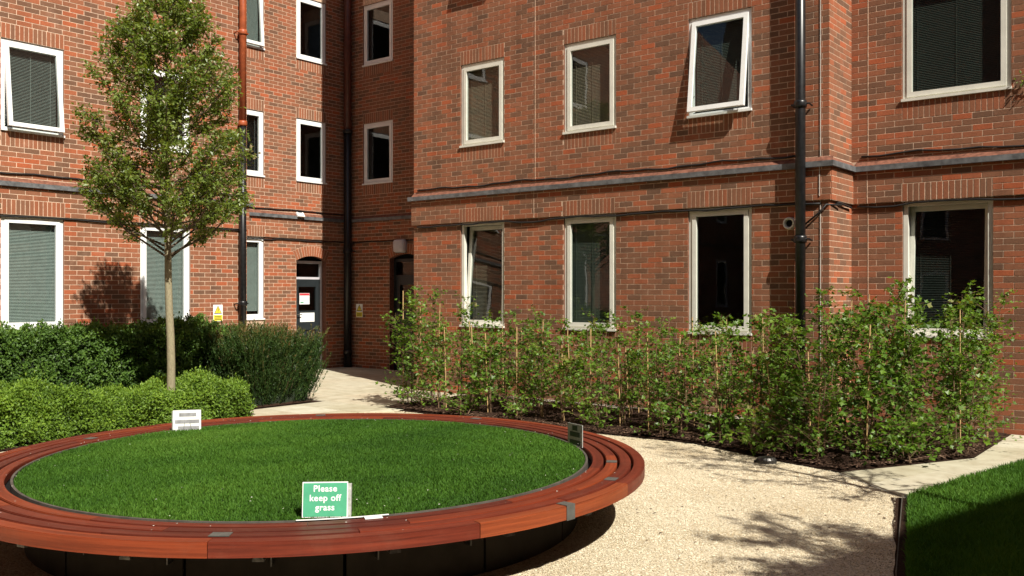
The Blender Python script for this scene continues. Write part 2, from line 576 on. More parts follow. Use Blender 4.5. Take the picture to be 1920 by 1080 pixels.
def flush_reveals(parent):
    for rv in REV: rv.build('reveal', M['brick_plain'], parent)
    REV.clear()

def window(parent, W, t0, t1, z0, z1, mat, blind=None, mode='shut', amt=0.0, setback=.022, drop=1.0, tilt=.5, simple=False, o=0.0):
    """frame > sash, pane, sill, blind. mode: shut, out (top hung, bottom swings out), tilt (top leans in)"""
    fw = .055
    fr = MB()
    f0, f1 = o - .085, o - setback
    g = .004
    a, b, c, d = t0 + g, t1 - g, z0 + g, z1 - g
    W.box(fr, a, a + fw, c, d, f0, f1); W.box(fr, b - fw, b, c, d, f0, f1)
    W.box(fr, a + fw, b - fw, c, c + fw, f0, f1); W.box(fr, a + fw, b - fw, d - fw, d, f0, f1)
    win = fr.build('window', mat, parent)
    sl = MB()
    W.box(sl, a - .012, b + .012, c - .006, c + .026, o - .03, o + .028)
    sl.build('sill', mat, win)
    sa, sb, sc, sd = a + fw - .006, b - fw + .006, c + fw - .006, d - fw + .006
    if mode == 'out': th = math.asin(amt / (sd - sc))
    elif mode == 'tilt': th = -math.asin(amt / (sd - sc))
    else: th = 0
    oo = f1 + (.012 if mode != 'tilt' else -.02)
    def T(t, o_, z):
        if mode == 'out':
            dz = z - sd; do = o_ - oo
            return W.P(t, oo + do * math.cos(th) - dz * math.sin(th), sd + dz * math.cos(th) + do * math.sin(th))
        if mode == 'tilt':
            dz = z - sc; do = o_ - oo
            return W.P(t, oo + do * math.cos(th) + dz * math.sin(th), sc + dz * math.cos(th) - do * math.sin(th))
        return W.P(t, o_, z)
    sw = .06
    s = MB()
    for q in (((sa, oo - .05, sc), (sa + sw, oo, sd)), ((sb - sw, oo - .05, sc), (sb, oo, sd)), ((sa + sw, oo - .05, sc), (sb - sw, oo, sc + sw)), ((sa + sw, oo - .05, sd - sw), (sb - sw, oo, sd))):
        s.box(q[0], q[1], T, flip=True)
    s.build('sash', mat, win)
    p = MB()
    p.add([T(sa + sw - .008, oo - .024, sc + sw - .008), T(sb - sw + .008, oo - .024, sc + sw - .008), T(sb - sw + .008, oo - .024, sd - sw + .008), T(sa + sw - .008, oo - .024, sd - sw + .008)], [(0, 1, 2, 3)])
    p.build('pane', M['glass'], win)
    if mode == 'out' and not simple:
        k = MB()
        for t in (sa + .01, sb - .02):
            k.add([W.P(t, f1 - .02, sc + .25), W.P(t + .012, f1 - .02, sc + .25), T(t + .012, oo - .03, sc + .05), T(t, oo - .03, sc + .05)], [(0, 1, 2, 3)])
        k.build('stay', M['frame_rubber'], win)
        gk = MB()
        W.box(gk, sa, sb, c + fw, c + fw + .014, f1 - .05, f1 - .012)
        gk.build('gasket', M['frame_rubber'], win)
    if blind and not simple:
        bl = MB()
        zt = d - .06; zb = zt - (zt - c - .06) * drop
        z = zt
        while z > zb:
            w = .0125
            dz, do = w * math.sin(tilt), w * math.cos(tilt)
            ob_ = o - (.105 if mode != 'tilt' else .22)
            bl.add([W.P(a + .07, ob_ - do, z + dz), W.P(b - .07, ob_ - do, z + dz), W.P(b - .07, ob_ + do, z - dz), W.P(a + .07, ob_ + do, z - dz)], [(0, 1, 2, 3)])
            z -= .0215
        for t in (a + .16, (a + b) / 2, b - .16):
            W.box(bl, t - .002, t + .002, zb, zt, ob_ + .014, ob_ + .016)
        bl.build('blind', blind, win)
    return win

# opening heights, the same on both wings
GZ0, GZ1, FZ0, FZ1, SZ0, SZ1 = 1.12, 2.815, 4.045, 5.395, 6.655, 8.005
BAND0, LED0, LED1, UP0 = 2.82, 3.232, 3.30, 3.37
OB, OL = .034, .078

def horiz_run(name, W, t0, t1, z0, z1, o0, o1, mat, parent):
    mb = MB(); W.box(mb, t0, t1, z0, z1, o0, o1); return mb.build(name, mat, parent)

def slope_strip(mb, W, t0, t1):
    mb.add([W.P(t0, OB + .03, LED1), W.P(t1, OB + .03, LED1), W.P(t1, -.004, UP0 - .006), W.P(t0, -.004, UP0 - .006)], [(0, 1, 2, 3)])

def interior(parent, W, t0, t1, depth=2.4):
    mb = MB()
    mb.add([W.P(t0, -depth, 0), W.P(t1, -depth, 0), W.P(t1, -depth, TOP), W.P(t0, -depth, TOP)], [(0, 1, 2, 3)])
    for z in (.3, 3.2, 5.85, 8.5, TOP):
        mb.add([W.P(t0, -.14, z), W.P(t1, -.14, z), W.P(t1, -depth, z), W.P(t0, -depth, z)], [(0, 1, 2, 3)])
    for t in (t0, t1):
        mb.add([W.P(t, -.14, 0), W.P(t, -depth, 0), W.P(t, -depth, TOP), W.P(t, -.14, TOP)], [(0, 1, 2, 3)])
    mb.build('room_lining', M['interior'], parent)

# ------------------------------------------------------------------ ground and setting
def poly(name, pts, z, mat, parent=None):
    return mesh_obj(name, [(x, y, z) for x, y in pts], [tuple(range(len(pts)))], mat, parent)

tag(poly('ground', [(-300, -300), (300, -300), (300, 300), (-300, 300)], -.03, M['ground_soil']), kind='structure', label='bare ground under the courtyard')
gr = poly('gravel_path', [(-10.3, -8), (3, -8), (3, 4), (-1.05, 4.0), (-1.64, 5.74), (-2.22, 7.95), (-2.97, 8.655), (-3.8, 8.92), (-4.85, 9.33), (-9.5, 9.35), (-10.3, 7.9)], 0, M['gravel'])
tag(gr, kind='structure', label='pale buff gravel path round the circular bench')

# paving slabs: the entrance path by the doors and the strip beside the lawn
SLAB = {}
def slab(parent, pts, z=.014, th=.05):
    n = len(pts)
    cx = sum(p[0] for p in pts) / n; cy = sum(p[1] for p in pts) / n
    e = .004
    v = []
    for zz, s in ((z - th, 0), (z - e, 0), (z, e)):
        for x, y in pts:
            dx, dy = x - cx, y - cy
            L = math.hypot(dx, dy)
            v.append((x - dx / L * s, y - dy / L * s, zz))
    f = [tuple(range(2 * n, 3 * n))]
    for k in range(n):
        k2 = (k + 1) % n
        f.append((k, k2, n + k2, n + k)); f.append((n + k, n + k2, 2 * n + k2, 2 * n + k))
    o = mesh_obj('paving_slab', v, f, M['paving'], parent)
    return o

def clip_poly(pts, a, b, c):       # keep a*x + b*y <= c
    out = []
    for i in range(len(pts)):
        p, q = pts[i], pts[(i + 1) % len(pts)]
        dp, dq = a * p[0] + b * p[1] - c, a * q[0] + b * q[1] - c
        if dp <= 0: out.append(p)
        if dp * dq < 0:
            t = dp / (dp - dq)
            out.append((p[0] + t * (q[0] - p[0]), p[1] + t * (q[1] - p[1])))
    return out
def area(p): return abs(sum(p[i][0] * p[(i+1) % len(p)][1] - p[(i+1) % len(p)][0] * p[i][1] for i in range(len(p)))) / 2

def rect(x0, y0, x1, y1): return [(x0, y0), (x1, y0), (x1, y1), (x0, y1)]
pv = empty('paving'); tag(pv, kind='structure', label='cream stone paving leading to the dark doors')
poly('joint_bed', [(-15.95, 9.35), (-11.1, 9.35), (-11.1, 7.6), (-10.5, 7.6), (-9.42, 9.3), (-9.92, 9.31), (-9.92, 11.45), (-11.3, 11.45), (-11.3, 14.1), (-15.95, 14.1)], .004, M['concrete'], pv)
sx, sy = .9, .6
j = 0
y = 7.6
while y < 14.05:
    x = -15.95 + (.45 if j % 2 else 0) - .9
    while x < -9.4:
        p = rect(max(x, -15.9) + .004, y + .004, min(x + sx, -9.92 if y > 9.1 else -9.43) - .004, min(y + sy, 14.04) - .004)
        if p[1][0] - p[0][0] > .08:
            if y < 9.3:
                p = clip_poly(p, -1, 0, 11.1)
                p = clip_poly(p, 1.7, -1.08, 1.7 * -9.42 - 1.08 * 9.3) if p else p
            if y >= 11.0 and p: p = clip_poly(p, 1, 0, -11.25) if y > 11.38 else p
            if len(p) > 2 and area(p) > .02: slab(pv, p)
        x += sx
    y += sy; j += 1

pv2 = empty('paving'); tag(pv2, kind='structure', label='cream stone paving strip between soil bed and lawn')
poly('joint_bed', [(-3.0, 8.62), (-2.22, 7.93), (-1.75, 10.35), (-1.1, 12.2), (-2.2, 12.2), (-2.18, 10.2)], .004, M['concrete'], pv2)
def lerp(a, b, t): return (a[0] + (b[0] - a[0]) * t, a[1] + (b[1] - a[1]) * t)
Ls = [(-2.985, 8.64), (-2.58, 9.42), (-2.19, 10.2), (-2.2, 11.1), (-2.21, 12.19)]
Rs = [(-2.235, 7.95), (-1.99, 9.15), (-1.76, 10.3), (-1.42, 11.3), (-1.12, 12.19)]
for k in range(4):
    g0, g1 = .006, .994
    a, b, c, d = lerp(Ls[k], Ls[k+1], g0), lerp(Rs[k], Rs[k+1], g0), lerp(Rs[k], Rs[k+1], g1), lerp(Ls[k], Ls[k+1], g1)
    m0, m1 = lerp(a, b, .5), lerp(d, c, .5)
    if k in (0, 2):
        slab(pv2, [a, lerp(a, b, .495), lerp(d, c, .495), d], .013); slab(pv2, [lerp(a, b, .505), b, c, lerp(d, c, .505)], .016)
    else:
        slab(pv2, [a, b, c, d], .014)

# soil beds (uneven sheets)
def soil_sheet(name, pts, z, label, amp=.03, step=.09):
    xs = [p[0] for p in pts]; ys = [p[1] for p in pts]
    nx = int((max(xs) - min(xs)) / step) + 1; ny = int((max(ys) - min(ys)) / step) + 1
    v = []; idx = {}; f = []
    def inside(x, y):
        c = False
        for i in range(len(pts)):
            (x1, y1), (x2, y2) = pts[i], pts[i-1]
            if (y1 > y) != (y2 > y) and x < (x2 - x1) * (y - y1) / (y2 - y1) + x1: c = not c
        return c
    def edge_d(x, y):
        m = 9
        for i in range(len(pts)):
            a = np.array(pts[i]); b = np.array(pts[i-1]); p = np.array((x, y))
            t = np.clip(np.dot(p - a, b - a) / np.dot(b - a, b - a), 0, 1)
            m = min(m, np.linalg.norm(p - a - t * (b - a)))
        return m
    base = poly(name, pts, z, M['soil'])
    tag(base, kind='structure', label=label)
    for i in range(nx + 1):
        for k in range(ny + 1):
            x = min(xs) + i * step; y = min(ys) + k * step
            if inside(x, y):
                e = edge_d(x, y)
                idx[(i, k)] = len(v)
                v.append((x, y, z + .003 + min(e, .25) * .12 + amp * random.random() * min(1, e * 6)))
    for (i, k) in idx:
        q = [(i, k), (i + 1, k), (i + 1, k + 1), (i, k + 1)]
        if all(w in idx for w in q): f.append(tuple(idx[w] for w in q))
    mesh_obj('soil_surface', v, f, M['soil'], base, smooth=True)
    return base
BED = [(-9.9, 9.32), (-6.2, 9.26), (-5.4, 9.3), (-4.85, 9.33), (-3.8, 8.9), (-2.99, 8.66), (-2.2, 10.2), (-2.21, 12.2), (-4.05, 12.2), (-4.05, 11.38), (-9.9, 11.38)]
soil_sheet('planting_bed', BED, .012, 'dark brown mulched soil bed along the right brick wing')
soil_sheet('planting_bed', [(-14.23, 2.0), (-10.25, 2.0), (-10.4, 7.7), (-11.12, 8.0), (-11.12, 9.33), (-14.23, 9.33)], .012, 'dark soil under the hedges by the left brick wing', step=.18)
wm = MB(); wm.box((-9.3, 11.16, -.02), (-4.3, 11.385, .055)); o = wm.build('wall_margin', M['concrete']); tag(o, kind='structure', label='pale concrete strip at the foot of right wing')

# ------------------------------------------------------------------ the left brick wing
wingA = empty('brick_wing', (XA1, 8, 0))
tag(wingA, 'sunlit red brick wing on the left with white windows and dark door', 'building')
wingA.location = (0, 0, 0)
bA = Bricks()
A1W = [(5.97, 6.885), (8.14, 9.055)]
A2W = [(10.885, 11.8), (12.63, 13.44)]
holesA1 = [(a, b, z0, z1) for a, b in A1W for z0, z1 in ((GZ0, GZ1), (FZ0, FZ1), (SZ0, SZ1))]
EXT = [5.97 - 2.17 * k for k in range(1, 8)]
holesA1x = [(a, a + .915, z0, z1) for a in EXT for z0, z1 in ((GZ0, GZ1), (FZ0, FZ1), (SZ0, SZ1))]
DOORA = (12.63, 13.44, .0, 2.46)
holesA2 = [(a, b, z0, z1) for a, b in A2W for z0, z1 in ((FZ0, FZ1), (SZ0, SZ1))] + [(10.885, 11.8, GZ0, GZ1), DOORA]

mo = MB()
shell(mo, WA1, 5.4, YA1E, 0, TOP, holesA1, -.0025)
shell(mo, WA2, YA1E, 14.2, 0, TOP, holesA2, -.0025)
mo.add([(XA1 - .0025, YA1E, 0), (XA1 - .0025, YA1E, TOP), (XA2 - .5, YA1E, TOP), (XA2 - .5, YA1E, 0)], [(0, 1, 2, 3)])
WA1.box(mo, 5.4, YA1E + .024, BAND0, LED0, -.0015, OB - .0025)
WA2.box(mo, YA1E, Y0 - .01, BAND0, LED0, -.0015, OB - .0025)
mo.build('mortar', M['mortar'], wingA)
flush_reveals(wingA)
mo = MB()
shell(mo, WA1, -16, 5.4, 0, TOP, holesA1x, 0)
mo.build('outer_wall', M['brick_far_y'], wingA)
flush_reveals(wingA)

def holes_plus(h, W_list):
    return h
def sold_holes(wins, floors):
    out = []
    for a, b in wins:
        for z0, z1 in floors:
            out.append((a, b, z0 - .225, z1 + .225))
    return out
fl = ((FZ0, FZ1), (SZ0, SZ1))
bA.lay(WA1, 5.4, YA1E, UP0, 7.5, FZ0, sold_holes(A1W, fl))
bA.lay(WA1, 5.4, YA1E, 0, BAND0, GZ0, [(a, b, GZ0 - .225, GZ1) for a, b in A1W])
bA.lay(WA1, 5.4, YA1E + OB, BAND0, LED0, BAND0, [(a, b, BAND0, BAND0 + .225) for a, b in A1W], o=OB)
bA.lay(WA2, YA1E, Y0, UP0, 8.7, FZ0, sold_holes(A2W, fl))
arch = (12.55, 13.52, 2.36, 2.67)
bA.lay(WA2, YA1E, Y0, 0, BAND0, GZ0, [(10.885, 11.8, GZ0 - .225, GZ1), DOORA])
bA.lay(WA2, YA1E, Y0 - OB, BAND0, LED0, BAND0, [(10.885, 11.8, BAND0, BAND0 + .225)], o=OB)
for a, b in A1W:
    bA.soldiers(WA1, a, b, FZ1, 0); bA.soldiers(WA1, a, b, FZ0 - .225, 0)
    bA.soldiers(WA1, a, b, SZ0 - .225, 0)
    bA.soldiers(WA1, a, b, BAND0, OB); bA.soldiers(WA1, a, b, GZ0 - .225, 0)
for a, b in A2W:
    n_ = 14 if b - a > .85 else 12
    for z in (FZ1, FZ0 - .225, SZ0 - .225): bA.soldiers(WA2, a, b, z, 0, n_)
bA.soldiers(WA2, 10.885, 11.8, BAND0, OB)
bA.build(wingA)
# brick arch over the door: wedge bricks fanned along a shallow curve
def door_arch(W, t0, t1, zs, rise, parent):
    n = 14
    w = t1 - t0
    rad = (w * w / 4 + rise * rise) / (2 * rise)
    tc = (t0 + t1) / 2; zc = zs + rise - rad
    half = math.asin(w / 2 / rad)
    for i in range(n):
        a0 = -half + 2 * half * (i + .07) / n; a1 = -half + 2 * half * (i + .93) / n
        v = []
        for o in (.0065, -.02):
            for a, r in ((a0, rad), (a1, rad), (a1, rad + .213), (a0, rad + .213)):
                v.append(W.P(tc + r * math.sin(a), o, zc + r * math.cos(a)))
        f = [(0, 1, 2, 3), (0, 4, 5, 1), (1, 5, 6, 2), (2, 6, 7, 3), (3, 7, 4, 0)]
        ob = mesh_obj('arch_brick', v, f, M['brick_object'], parent)
        ob['tint'] = random.uniform(.35, .85)
    bk = MB()
    for i in range(n):
        a0 = -half + 2 * half * i / n; a1 = -half + 2 * half * (i + 1) / n
        bk.add([W.P(tc + r * math.sin(a), .0035, zc + r * math.cos(a)) for a, r in ((a0, rad), (a1, rad), (a1, rad + .218), (a0, rad + .218))], [(0, 1, 2, 3)])
    bk.build('arch_mortar', M['mortar'], parent)
    # soffit piece between the flat opening head and the curve
    mb = MB()
    k = 12
    for i in range(k):
        a0 = -half + 2 * half * i / k; a1 = -half + 2 * half * (i + 1) / k
        mb.add([W.P(tc + rad * math.sin(a0), .0, zc + rad * math.cos(a0)), W.P(tc + rad * math.sin(a1), .0, zc + rad * math.cos(a1)),
                W.P(tc + rad * math.sin(a1), -.11, zc + rad * math.cos(a1)), W.P(tc + rad * math.sin(a0), -.11, zc + rad * math.cos(a0))], [(0, 1, 2, 3)])
    mb.build('arch_soffit', M['brick_plain'], parent)
door_arch(WA2, 12.63, 13.44, 2.36, .10, wingA)
iv = MB(); slope_strip(iv, WA1, 5.4, YA1E + .05); slope_strip(iv, WA2, YA1E, Y0); iv.build('sloping_course', M['brick_plain'], wingA)
horiz_run('ledge', WA1, -16, YA1E + OL, LED0, LED1, 0, OL, M['lead'], wingA)
horiz_run('ledge', WA2, YA1E, Y0 - OL, LED0, LED1, 0, OL, M['lead'], wingA)
interior(wingA, WA1, -16, YA1E - .1); interior(wingA, WA2, YA1E + .01, 14.0)
FWm, FCm = M['frame_white'], M['frame_dim_cream']
window(wingA, WA1, *A1W[0], GZ0, GZ1, FWm, M['blind_grey'], tilt=.9)
window(wingA, WA1, *A1W[1], GZ0, GZ1, FWm, M['blind_grey'], tilt=.9)
window(wingA, WA1, *A1W[0], FZ0, FZ1, FWm, M['blind_grey'], 'out', .15, tilt=.5)
window(wingA, WA1, *A1W[1], FZ0, FZ1, FWm, M['blind_dark'], tilt=.3)
window(wingA, WA1, *A1W[0], SZ0, SZ1, FWm)
window(wingA, WA1, *A1W[1], SZ0, SZ1, FWm, None, 'out', .12)
window(wingA, WA2, *A2W[0], GZ0, GZ1, FWm, M['blind_grey'], drop=.93, tilt=.9)
window(wingA, WA2, *A2W[0], FZ0, FZ1, FWm, M['blind_dark'], tilt=.25)
window(wingA, WA2, *A2W[0], SZ0, SZ1, FWm, M['blind_grey'], 'out', .1, tilt=.9)
window(wingA, WA2, *A2W[1], FZ0, FZ1, FWm)
window(wingA, WA2, *A2W[1], SZ0, SZ1, FWm)
for a in EXT:
    for z0, z1 in ((GZ0, GZ1), (FZ0, FZ1), (SZ0, SZ1)):
        window(wingA, WA1, a, a + .915, z0, z1, FWm, simple=True, mode='out' if (int(a * 7) % 3 == 0 and z0 > 3) else 'shut', amt=.12)

def door(parent, W, t0, t1, zt, papers):
    o0, o1 = -.20, -.135
    fr = MB()
    for a, b, c, d in ((t0 + .003, t0 + .05, 0.02, zt), (t1 - .05, t1 - .003, 0.02, zt), (t0 + .05, t1 - .05, zt - .06, zt), (t0 + .05, t1 - .05, zt - .40, zt - .35)):
        W.box(fr, a, b, c, d, o0, o1)
    # curved infill above the frame
    hd = MB(); W.box(hd, t0 - .05, t1 + .05, zt, zt + .14, o0, o0 + .02)
    d_ = fr.build('door', M['lamp_plastic'] if papers else M['door_paint'], parent)
    hd.build('head_panel', M['black_print'], d_)
    lf = MB()
    zt2 = zt - .40
    W.box(lf, t0 + .05, t0 + .17, .03, zt2, o0 + .01, o1 - .01); W.box(lf, t1 - .17, t1 - .05, .03, zt2, o0 + .01, o1 - .01)
    W.box(lf, t0 + .17, t1 - .17, .03, .30, o0 + .01, o1 - .01); W.box(lf, t0 + .17, t1 - .17, zt2 - .16, zt2, o0 + .01, o1 - .01)
    W.box(lf, t0 + .17, t1 - .17, .86, 1.28, o0 + .01, o1 - .01); W.box(lf, t0 + .17, t1 - .17, .30, .86, o0 + .02, o0 + .035)
    lf.build('leaf', M['door_paint'], d_)
    gp = MB()
    for z0, z1 in ((1.28, zt2 - .16), (zt - .35, zt - .06)):
        a, b = (t0 + .17, t1 - .17) if z0 < 1.5 else (t0 + .05, t1 - .05)
        gp.add([W.P(a, o0 + .03, z0), W.P(b, o0 + .03, z0), W.P(b, o0 + .03, z1), W.P(a, o0 + .03, z1)], [(0, 1, 2, 3)])
    gp.build('pane', M['glass'], d_)
    h = MB()
    W.box(h, t0 + .085, t0 + .115, 1.0, 1.24, o1 - .012, o1 - .002)
    h.tube([W.P(t0 + .10, o1 - .005, 1.2), W.P(t0 + .10, o1 + .05, 1.2), W.P(t0 + .22, o1 + .05, 1.2)], .009, 8)
    h.build('handle', M['metal_bracket'], d_)
    return d_
dA = door(wingA, WA2, 12.63, 13.44, 2.36, True)

# notices on the door
def notice(name, W, t0, t1, z0, z1, o, label):
    mb = MB(); W.box(mb, t0, t1, z0, z1, o, o + .003)
    ob = mb.build(name, M['paper'])
    return tag(ob, label, 'notice')
n1 = notice('notice', WA2, 12.84, 13.11, 1.42, 1.66, -.163, 'notice with red heading stuck inside the dark door glass')
k = MB(); WA2.box(k, 12.845, 13.105, 1.61, 1.655, -.1595, -.1585); k.build('heading', M['red_print'], n1)
k = MB(); WA2.box(k, 12.86, 12.95, 1.445, 1.475, -.1595, -.1585); k.build('green_panel', M['green_print'], n1)
k = MB()
for i in range(4): WA2.box(k, 12.86, 13.08 - .03 * (i % 2), 1.50 + i * .026, 1.506 + i * .026, -.1595, -.1585)
k.build('text_lines', M['tape_grey'], n1)
notice('notice', WA2, 12.84, 13.23, 1.04, 1.235, -.1435, 'blank white sheet taped across the dark door below the glass')

# ------------------------------------------------------------------ the right brick wing
wingB = empty('brick_wing')
tag(wingB, 'red brick wing on the right behind the young plants, window frames dimmed to cream for weaker light', 'building')
bB = Bricks()
BW = [(-10.15, -9.235), (-8.08, -7.165), (-6.01, -5.095)]
holesB = [(a, b, z0, z1) for a, b in BW for z0, z1 in ((GZ0, GZ1), (FZ0, FZ1), (SZ0, SZ1))]
W4 = (-3.45, -2.22); G4 = (-3.445, -2.415)
holesB2 = [(*W4, FZ0 + .03, 5.62), (*G4, GZ0, GZ1)]
B0W = (-15.38, -14.45)
DOORB = (-14.55, -13.62, 0, 2.50)
holesB0 = [(*B0W, FZ0, FZ1), (*B0W, SZ0, SZ1), DOORB]
mo = MB()
shell(mo, WB, XE, XJ - .001, 0, TOP, holesB, -.0025)
shell(mo, WB2, XJ, 7, 0, TOP, holesB2, -.0025)
shell(mo, WB0, XA2 - .01, XE, 0, TOP, holesB0, -.0025)
shell(mo, WJ, YB + .0025, YB2 + .02, 0, TOP, [], -.0025)
WB.box(mo, XE - .024, XJ + .024, BAND0, LED0, -.0015, OB - .0025)
WJ.box(mo, YB, YB2 - .026, BAND0, LED0, -.0015, OB - .0025)
WB2.box(mo, XJ + .02, 7, BAND0, LED0, -.0015, OB - .0025)
WB0.box(mo, XA2 + .026, XE, BAND0, LED0, -.0015, OB - .0025)
mo.build('mortar', M['mortar'], wingB)
flush_reveals(wingB)
mo = MB()
mo.add([(XE + .001, YB + .008, 0), (XE + .001, Y0, 0), (XE + .001, Y0, TOP), (XE + .001, YB + .008, TOP)], [(3, 2, 1, 0)])
mo.build('outer_wall', M['brick_far_y'], wingB)
bB.lay(WB, XE, XJ, UP0, 7.4, FZ0, sold_holes(BW, fl))
bB.lay(WB, XE, XJ, 0, BAND0, GZ0, [(a, b, GZ0 - .225, GZ1) for a, b in BW])
bB.lay(WB, XE - OB, XJ + OB, BAND0, LED0, BAND0, [(a, b, BAND0, BAND0 + .225) for a, b in BW], o=OB)
h4 = (W4[0], W4[1], FZ0 + .03 - .225, 5.62 + .225)
bB.lay(WB2, XJ, -1.2, UP0, 6.4, FZ0 + .03, [h4], off=.06)
bB.lay(WB2, XJ, -1.2, 0, BAND0, GZ0, [(G4[0], G4[1], GZ0 - .225, GZ1)], off=.06)
bB.lay(WB2, XJ + OB, -1.2, BAND0, LED0, BAND0, [(G4[0], G4[1], BAND0, BAND0 + .225)], o=OB, off=.06)
bB.lay(WJ, YB + .022, YB2 - .001, UP0, 6.4, FZ0, off=.1)
bB.lay(WJ, YB + .022, YB2 - .001, 0, BAND0, GZ0, off=.1)
bB.lay(WJ, YB - OB + .022, YB2 - OB, BAND0, LED0, BAND0, o=OB, off=.1)
bB.lay(WB0, XA2, -12.6, UP0, 8.9, FZ0, sold_holes([B0W], fl))
archB = (-14.63, -13.54, 2.40, 2.70)
bB.lay(WB0, XA2, -12.6, 0, BAND0, GZ0, [DOORB])
bB.lay(WB0, XA2 + OB, -12.6, BAND0, LED0, BAND0, [], o=OB)
for a, b in BW:
    bB.soldiers(WB, a, b, FZ1, 0); bB.soldiers(WB, a, b, FZ0 - .225, 0)
    bB.soldiers(WB, a, b, BAND0, OB); bB.soldiers(WB, a, b, GZ0 - .225, 0)
bB.soldiers(WB, *BW[0], SZ0 - .225, 0)
bB.soldiers(WB2, *W4, FZ0 + .03 - .225, 0, 19)
bB.soldiers(WB2, *G4, BAND0, OB, 15); bB.soldiers(WB2, *G4, GZ0 - .225, 0, 15)
for z in (FZ1, FZ0 - .225, SZ0 - .225): bB.soldiers(WB0, *B0W, z, 0)
bB.build(wingB)
door_arch(WB0, -14.55, -13.62, 2.40, .10, wingB)
iv = MB()
slope_strip(iv, WB, XE, XJ + .06); slope_strip(iv, WB2, XJ + .06, 7); slope_strip(iv, WB0, XA2, XE)
iv.add([WJ.P(YB - .06, OB + .03, LED1), WJ.P(YB2 - .03, OB + .03, LED1), WJ.P(YB2, -.004, UP0 - .006), WJ.P(YB, -.004, UP0 - .006)], [(0, 1, 2, 3)])
iv.build('sloping_course', M['brick_plain'], wingB)
horiz_run('ledge', WB, XE - OL, XJ + OL, LED0, LED1, 0, OL, M['lead'], wingB)
horiz_run('ledge', WJ, YB, YB2 - OL, LED0, LED1, 0, OL, M['lead'], wingB)
horiz_run('ledge', WB2, XJ, 7, LED0, LED1, 0, OL, M['lead'], wingB)
horiz_run('ledge', WB0, XA2 + OL, XE, LED0, LED1, 0, OL, M['lead'], wingB)
interior(wingB, WB, XE + .05, XJ - .05); interior(wingB, WB2, XJ + .02, 7); interior(wingB, WB0, XA2 + .05, XE - .05)
window(wingB, WB, *BW[0], FZ0, FZ1, FCm, M['blind_beige'], tilt=1.1)
window(wingB, WB, *BW[1], FZ0, FZ1, FCm, M['blind_beige'], tilt=1.0)
window(wingB, WB, *BW[2], FZ0, FZ1, FWm, M['blind_green'], 'out', .15, tilt=1.0)
window(wingB, WB, *BW[0], SZ0, SZ1, FCm, None, 'out', .16)
window(wingB, WB, *BW[1], SZ0, SZ1, FCm)
window(wingB, WB, *BW[2], SZ0, SZ1, FCm)
window(wingB, WB, *BW[0], GZ0, GZ1, FCm, M['blind_beige'], 'tilt', .13, tilt=.5)
window(wingB, WB, *BW[1], GZ0, GZ1, FCm, M['blind_green'], tilt=1.1)
window(wingB, WB, *BW[2], GZ0, GZ1, FCm)
window(wingB, WB2, *W4, FZ0 + .03, 5.62, FCm, M['blind_green'], tilt=.8)
window(wingB, WB2, *G4, GZ0, GZ1, FCm, M['blind_green'], 'tilt', .10, tilt=.4)
window(wingB, WB0, *B0W, FZ0, FZ1, FWm)
window(wingB, WB0, *B0W, SZ0, SZ1, FWm)
door(wingB, WB0, -14.55, -13.62, 2.40, False)
# sealant lines of the movement joints and the lightning tape
for W, t, z0, z1, o in ((WB, -8.62, UP0, 7.3, .0035), (WB, -8.62, BAND0, LED0, OB + .003), (WB2, -3.87, UP0, 6.3, .0035), (WB2, -3.87, .3, BAND0, .0035), (WB2, -3.87, BAND0, LED0, OB + .003)):
    mb = MB(); W.box(mb, t - .0045, t + .0045, z0, z1, o - .012, o); mb.build('movement_joint', M['mortar'], wingB)
lt = MB()
WB.box(lt, -4.191, -4.182, UP0, 7.2, .004, .010); WB.box(lt, -4.191, -4.182, BAND0 + .05, LED0, OB + .004, OB + .010); WB.box(lt, -4.191, -4.182, .6, BAND0, .004, .010)
o = lt.build('lightning_tape', M['sealant']); tag(o, 'thin pale vertical strip on brick right of the black downpipe', 'strip')

# ------------------------------------------------------------------ wings across the courtyard (seen in the glass, cast the shade on the lawn)
def far_wing(corner, ang, length, depth, height, label, mat):
    root = empty('brick_wing')
    tag(root, label, 'building')
    ca, sa = math.cos(ang), math.sin(ang)
    def P(x, y, z): return (corner[0] + ca * x - sa * y, corner[1] + sa * x + ca * y, z)
    mb = MB(); mb.box((0, 0, 0), (length, -depth, height), P, flip=True); mb.build('wall', mat, root)
    mb = MB(); mb.box((-.2, .2, height), (length + .2, -depth - .2, height + .25), P, flip=True); mb.build('roof', M['roofing'], root)
    n = int(length / 2.4)
    for i in range(n):
        for z in (1.1, 4.0, 6.7):
            if z + 1.6 > height: continue
            x = 1 + i * 2.4
            fb = MB()
            for a, b, c, d in ((x, x + .08, z, z + 1.5), (x + .92, x + 1, z, z + 1.5), (x + .08, x + .92, z, z + .08), (x + .08, x + .92, z + 1.42, z + 1.5)):
                fb.box((a, .003, c), (b, .05, d), P)
            w = fb.build('window', M['frame_white'], root)
            pb = MB(); pb.box((x + .08, .003, z + .08), (x + .92, .015, z + 1.42), P); pb.build('pane', M['frame_rubber'], w)
    return root
# roof edge line placed so that its shadow edge crosses the lawn
HS = 10.75
sh = HS / math.tan(SUN_EL)
ex, ey = -1.90 + SX * sh, 6.86 + SY * sh
dx_, dy_ = .212, .977
far_wing((ex - dx_ * 26 + .2, ey - dy_ * 26), math.atan2(dy_, dx_), 46, 9, HS - .25, 'brick wing across the courtyard to the right, out of the picture', M['brick_far_y'])
far_wing((-18, -12), 0, 30, 8, 23, 'unseen brick wing behind the viewer, raised to cut sky light', M['brick_far_x'])  # out of view; placed and raised to cut sky fill and darken reflections

